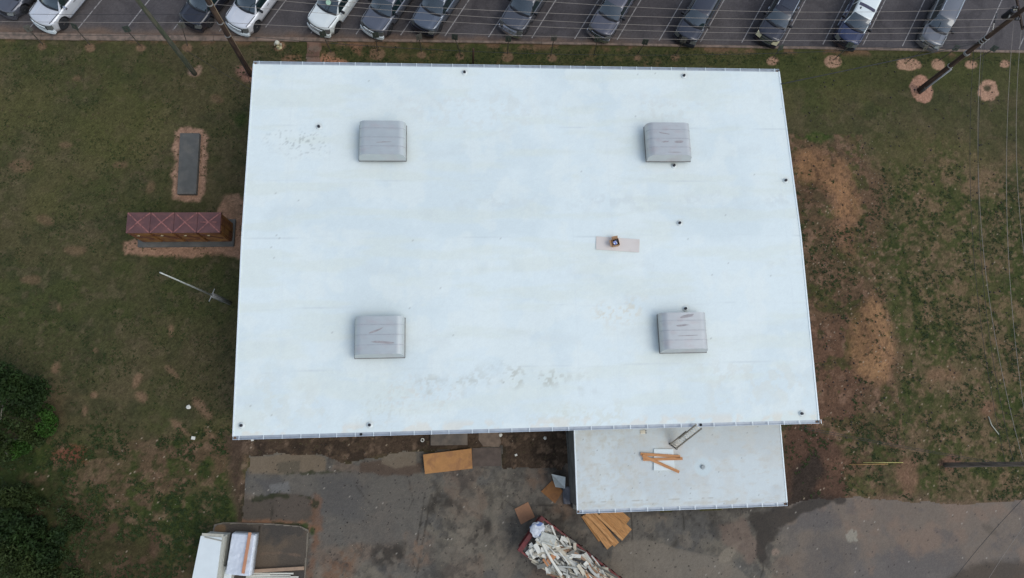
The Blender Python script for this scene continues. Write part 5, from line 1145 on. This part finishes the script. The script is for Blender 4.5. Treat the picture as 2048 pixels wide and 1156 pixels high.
# grass tufts, weeds and pebbles
def tufts(name, n, region, m_, smin, smax, seed, dens=None, hz_=.07):
    r = np.random.default_rng(seed); u0, v0, u1, v1 = region; uu = r.uniform(u0, u1, n); vv = r.uniform(v0, v1, n)
    pts = np.array([P(a, b) for a, b in zip(uu, vv)]); k = fbm(pts[:, 0], pts[:, 1], 2.2, 4, seed)*.5+fbm(pts[:, 0], pts[:, 1], .9, 3, seed+1)*.5 > (dens or .5); pts = pts[k]
    inb = ((pts[:, 0] > RX0-.2) & (pts[:, 0] < RX1+.2) & (pts[:, 1] > RY0) & (pts[:, 1] < RY1)) | ((pts[:, 0] > AX0-.6) & (pts[:, 0] < AX1+.1) & (pts[:, 1] > AY0-.2) & (pts[:, 1] < 0)) | (yard_sd(pts[:, 0], pts[:, 1]) < .05) | (pts[:, 1] > KY-.5)
    for (u, v, a_, b_) in ((1655, 375, 3.3, 3.3), (1742, 672, 1.9, 3.4), (1640, 720, 2.6, 4.2)):
        q = P(u, v); inb |= (((pts[:, 0]-q[0])/a_)**2+((pts[:, 1]-q[1])/b_)**2 < 1) & (r.random(len(pts)) < .85)
    pts = pts[~inb]; n = len(pts); nb = 6; z = mound(pts[:, 0], pts[:, 1]); c = np.repeat(np.stack([pts[:, 0], pts[:, 1], z], 1), nb, 0); s = np.repeat(r.uniform(smin, smax, n), nb)
    a = r.uniform(0, 2*np.pi, n*nb); dirv = np.stack([np.cos(a), np.sin(a), np.zeros_like(a)], 1); sd_ = np.stack([-np.sin(a), np.cos(a), np.zeros_like(a)], 1); up_ = np.zeros_like(c); up_[:, 2] = 1
    L_ = s[:, None]; v = np.stack([c+sd_*L_*.12-up_*.01, c+dirv*L_*.55+sd_*L_*.16+up_*L_*.35, c+dirv*L_+up_*L_*r.uniform(.1, .5, n*nb)[:, None], c+dirv*L_*.5-sd_*L_*.16+up_*L_*.35], 1).reshape(-1, 3); q = np.arange(n*nb*4).reshape(-1, 4)
    me = bpy.data.meshes.new(name); me.vertices.add(len(v)); me.vertices.foreach_set("co", v.astype(np.float32).ravel()); me.loops.add(q.size); me.loops.foreach_set("vertex_index", q.astype(np.int32).ravel())
    me.polygons.add(len(q)); me.polygons.foreach_set("loop_start", (np.arange(len(q))*4).astype(np.int32)); me.polygons.foreach_set("loop_total", np.full(len(q), 4, np.int32)); me.update(calc_edges=True); me.materials.append(m_)
    o = bpy.data.objects.new(name, me); COL.objects.link(o); return o
tg = leafmat("tuft_green", (46, 60, 28), (38, 52, 24), 0); td = leafmat("tuft_dry", (84, 76, 56), (66, 62, 44), 0)
allt = []
allt.append(tufts("grass", 9000, (1570, 330, 2120, 1000), tg, .07, .16, 301, .52)); tag(allt[-1], "low green tufts scattered over the lawns", "grass", kind="stuff")
allt.append(tufts("grass", 6000, (-60, 850, 500, 1170), tg, .07, .17, 302, .5)); tag(allt[-1], "low green tufts on the rough south-west ground", "grass", kind="stuff")
allt.append(tufts("grass", 9000, (-60, 90, 500, 870), tg, .05, .10, 303, .52)); tag(allt[-1], "short green blades through the west lawn", "grass", kind="stuff")
allt.append(tufts("dry_grass", 9000, (-60, 90, 2120, 1000), td, .05, .11, 304, .5)); tag(allt[-1], "short dry straw-coloured grass blades through the lawns", "dry grass", kind="stuff")
allt.append(tufts("grass", 3500, (500, 92, 2100, 130), tg, .05, .10, 305, .45)); tag(allt[-1], "grass blades on the strip between kerb and building", "grass", kind="stuff")
def pebbles(name, n, region, m_, s0, s1, seed, z0=.0):
    r = np.random.default_rng(seed); m2 = MB()
    for k in range(n):
        q = P(r.uniform(region[0], region[2]), r.uniform(region[1], region[3])); s = r.uniform(s0, s1)
        if (RX0-.2 < q[0] < RX1+.1 and RY0 < q[1] < RY1) or (AX0 < q[0] < AX1 and AY0 < q[1] < 0): continue
        m2.box((q[0], q[1], z0+s*.25+float(mound(np.array([q[0]]), np.array([q[1]]))[0])), (s, s*r.uniform(.4, .9), s*.5), Matrix.Rotation(r.uniform(0, 3), 3, 'Z'), taper=.7)
    return m2.build(name, m_)
peb = mat("pebble_pale", C(146, 136, 122), .9, namt=.2); pebd = mat("pebble_dark", C(50, 46, 42), .9, namt=.2)
tag(pebbles("gravel", 420, (1590, 280, 1800, 880), peb, .025, .07, 401), "pale pebbles scattered on the red soil east of the building", "gravel", kind="stuff")
tag(pebbles("gravel", 260, (150, 880, 1150, 1150), peb, .02, .055, 402, .01), "pale pebbles and grit over the yard and rough ground", "gravel", kind="stuff")
tag(pebbles("clods", 420, (520, 880, 1560, 1150), pebd, .03, .08, 403, .01), "dark clods and grit scattered over the yard paving", "gravel", kind="stuff")
tag(pebbles("clods", 500, (1600, 130, 2050, 900), pebd, .05, .13, 404, .0), "dark clods scattered over the east lawn", "gravel", kind="stuff")
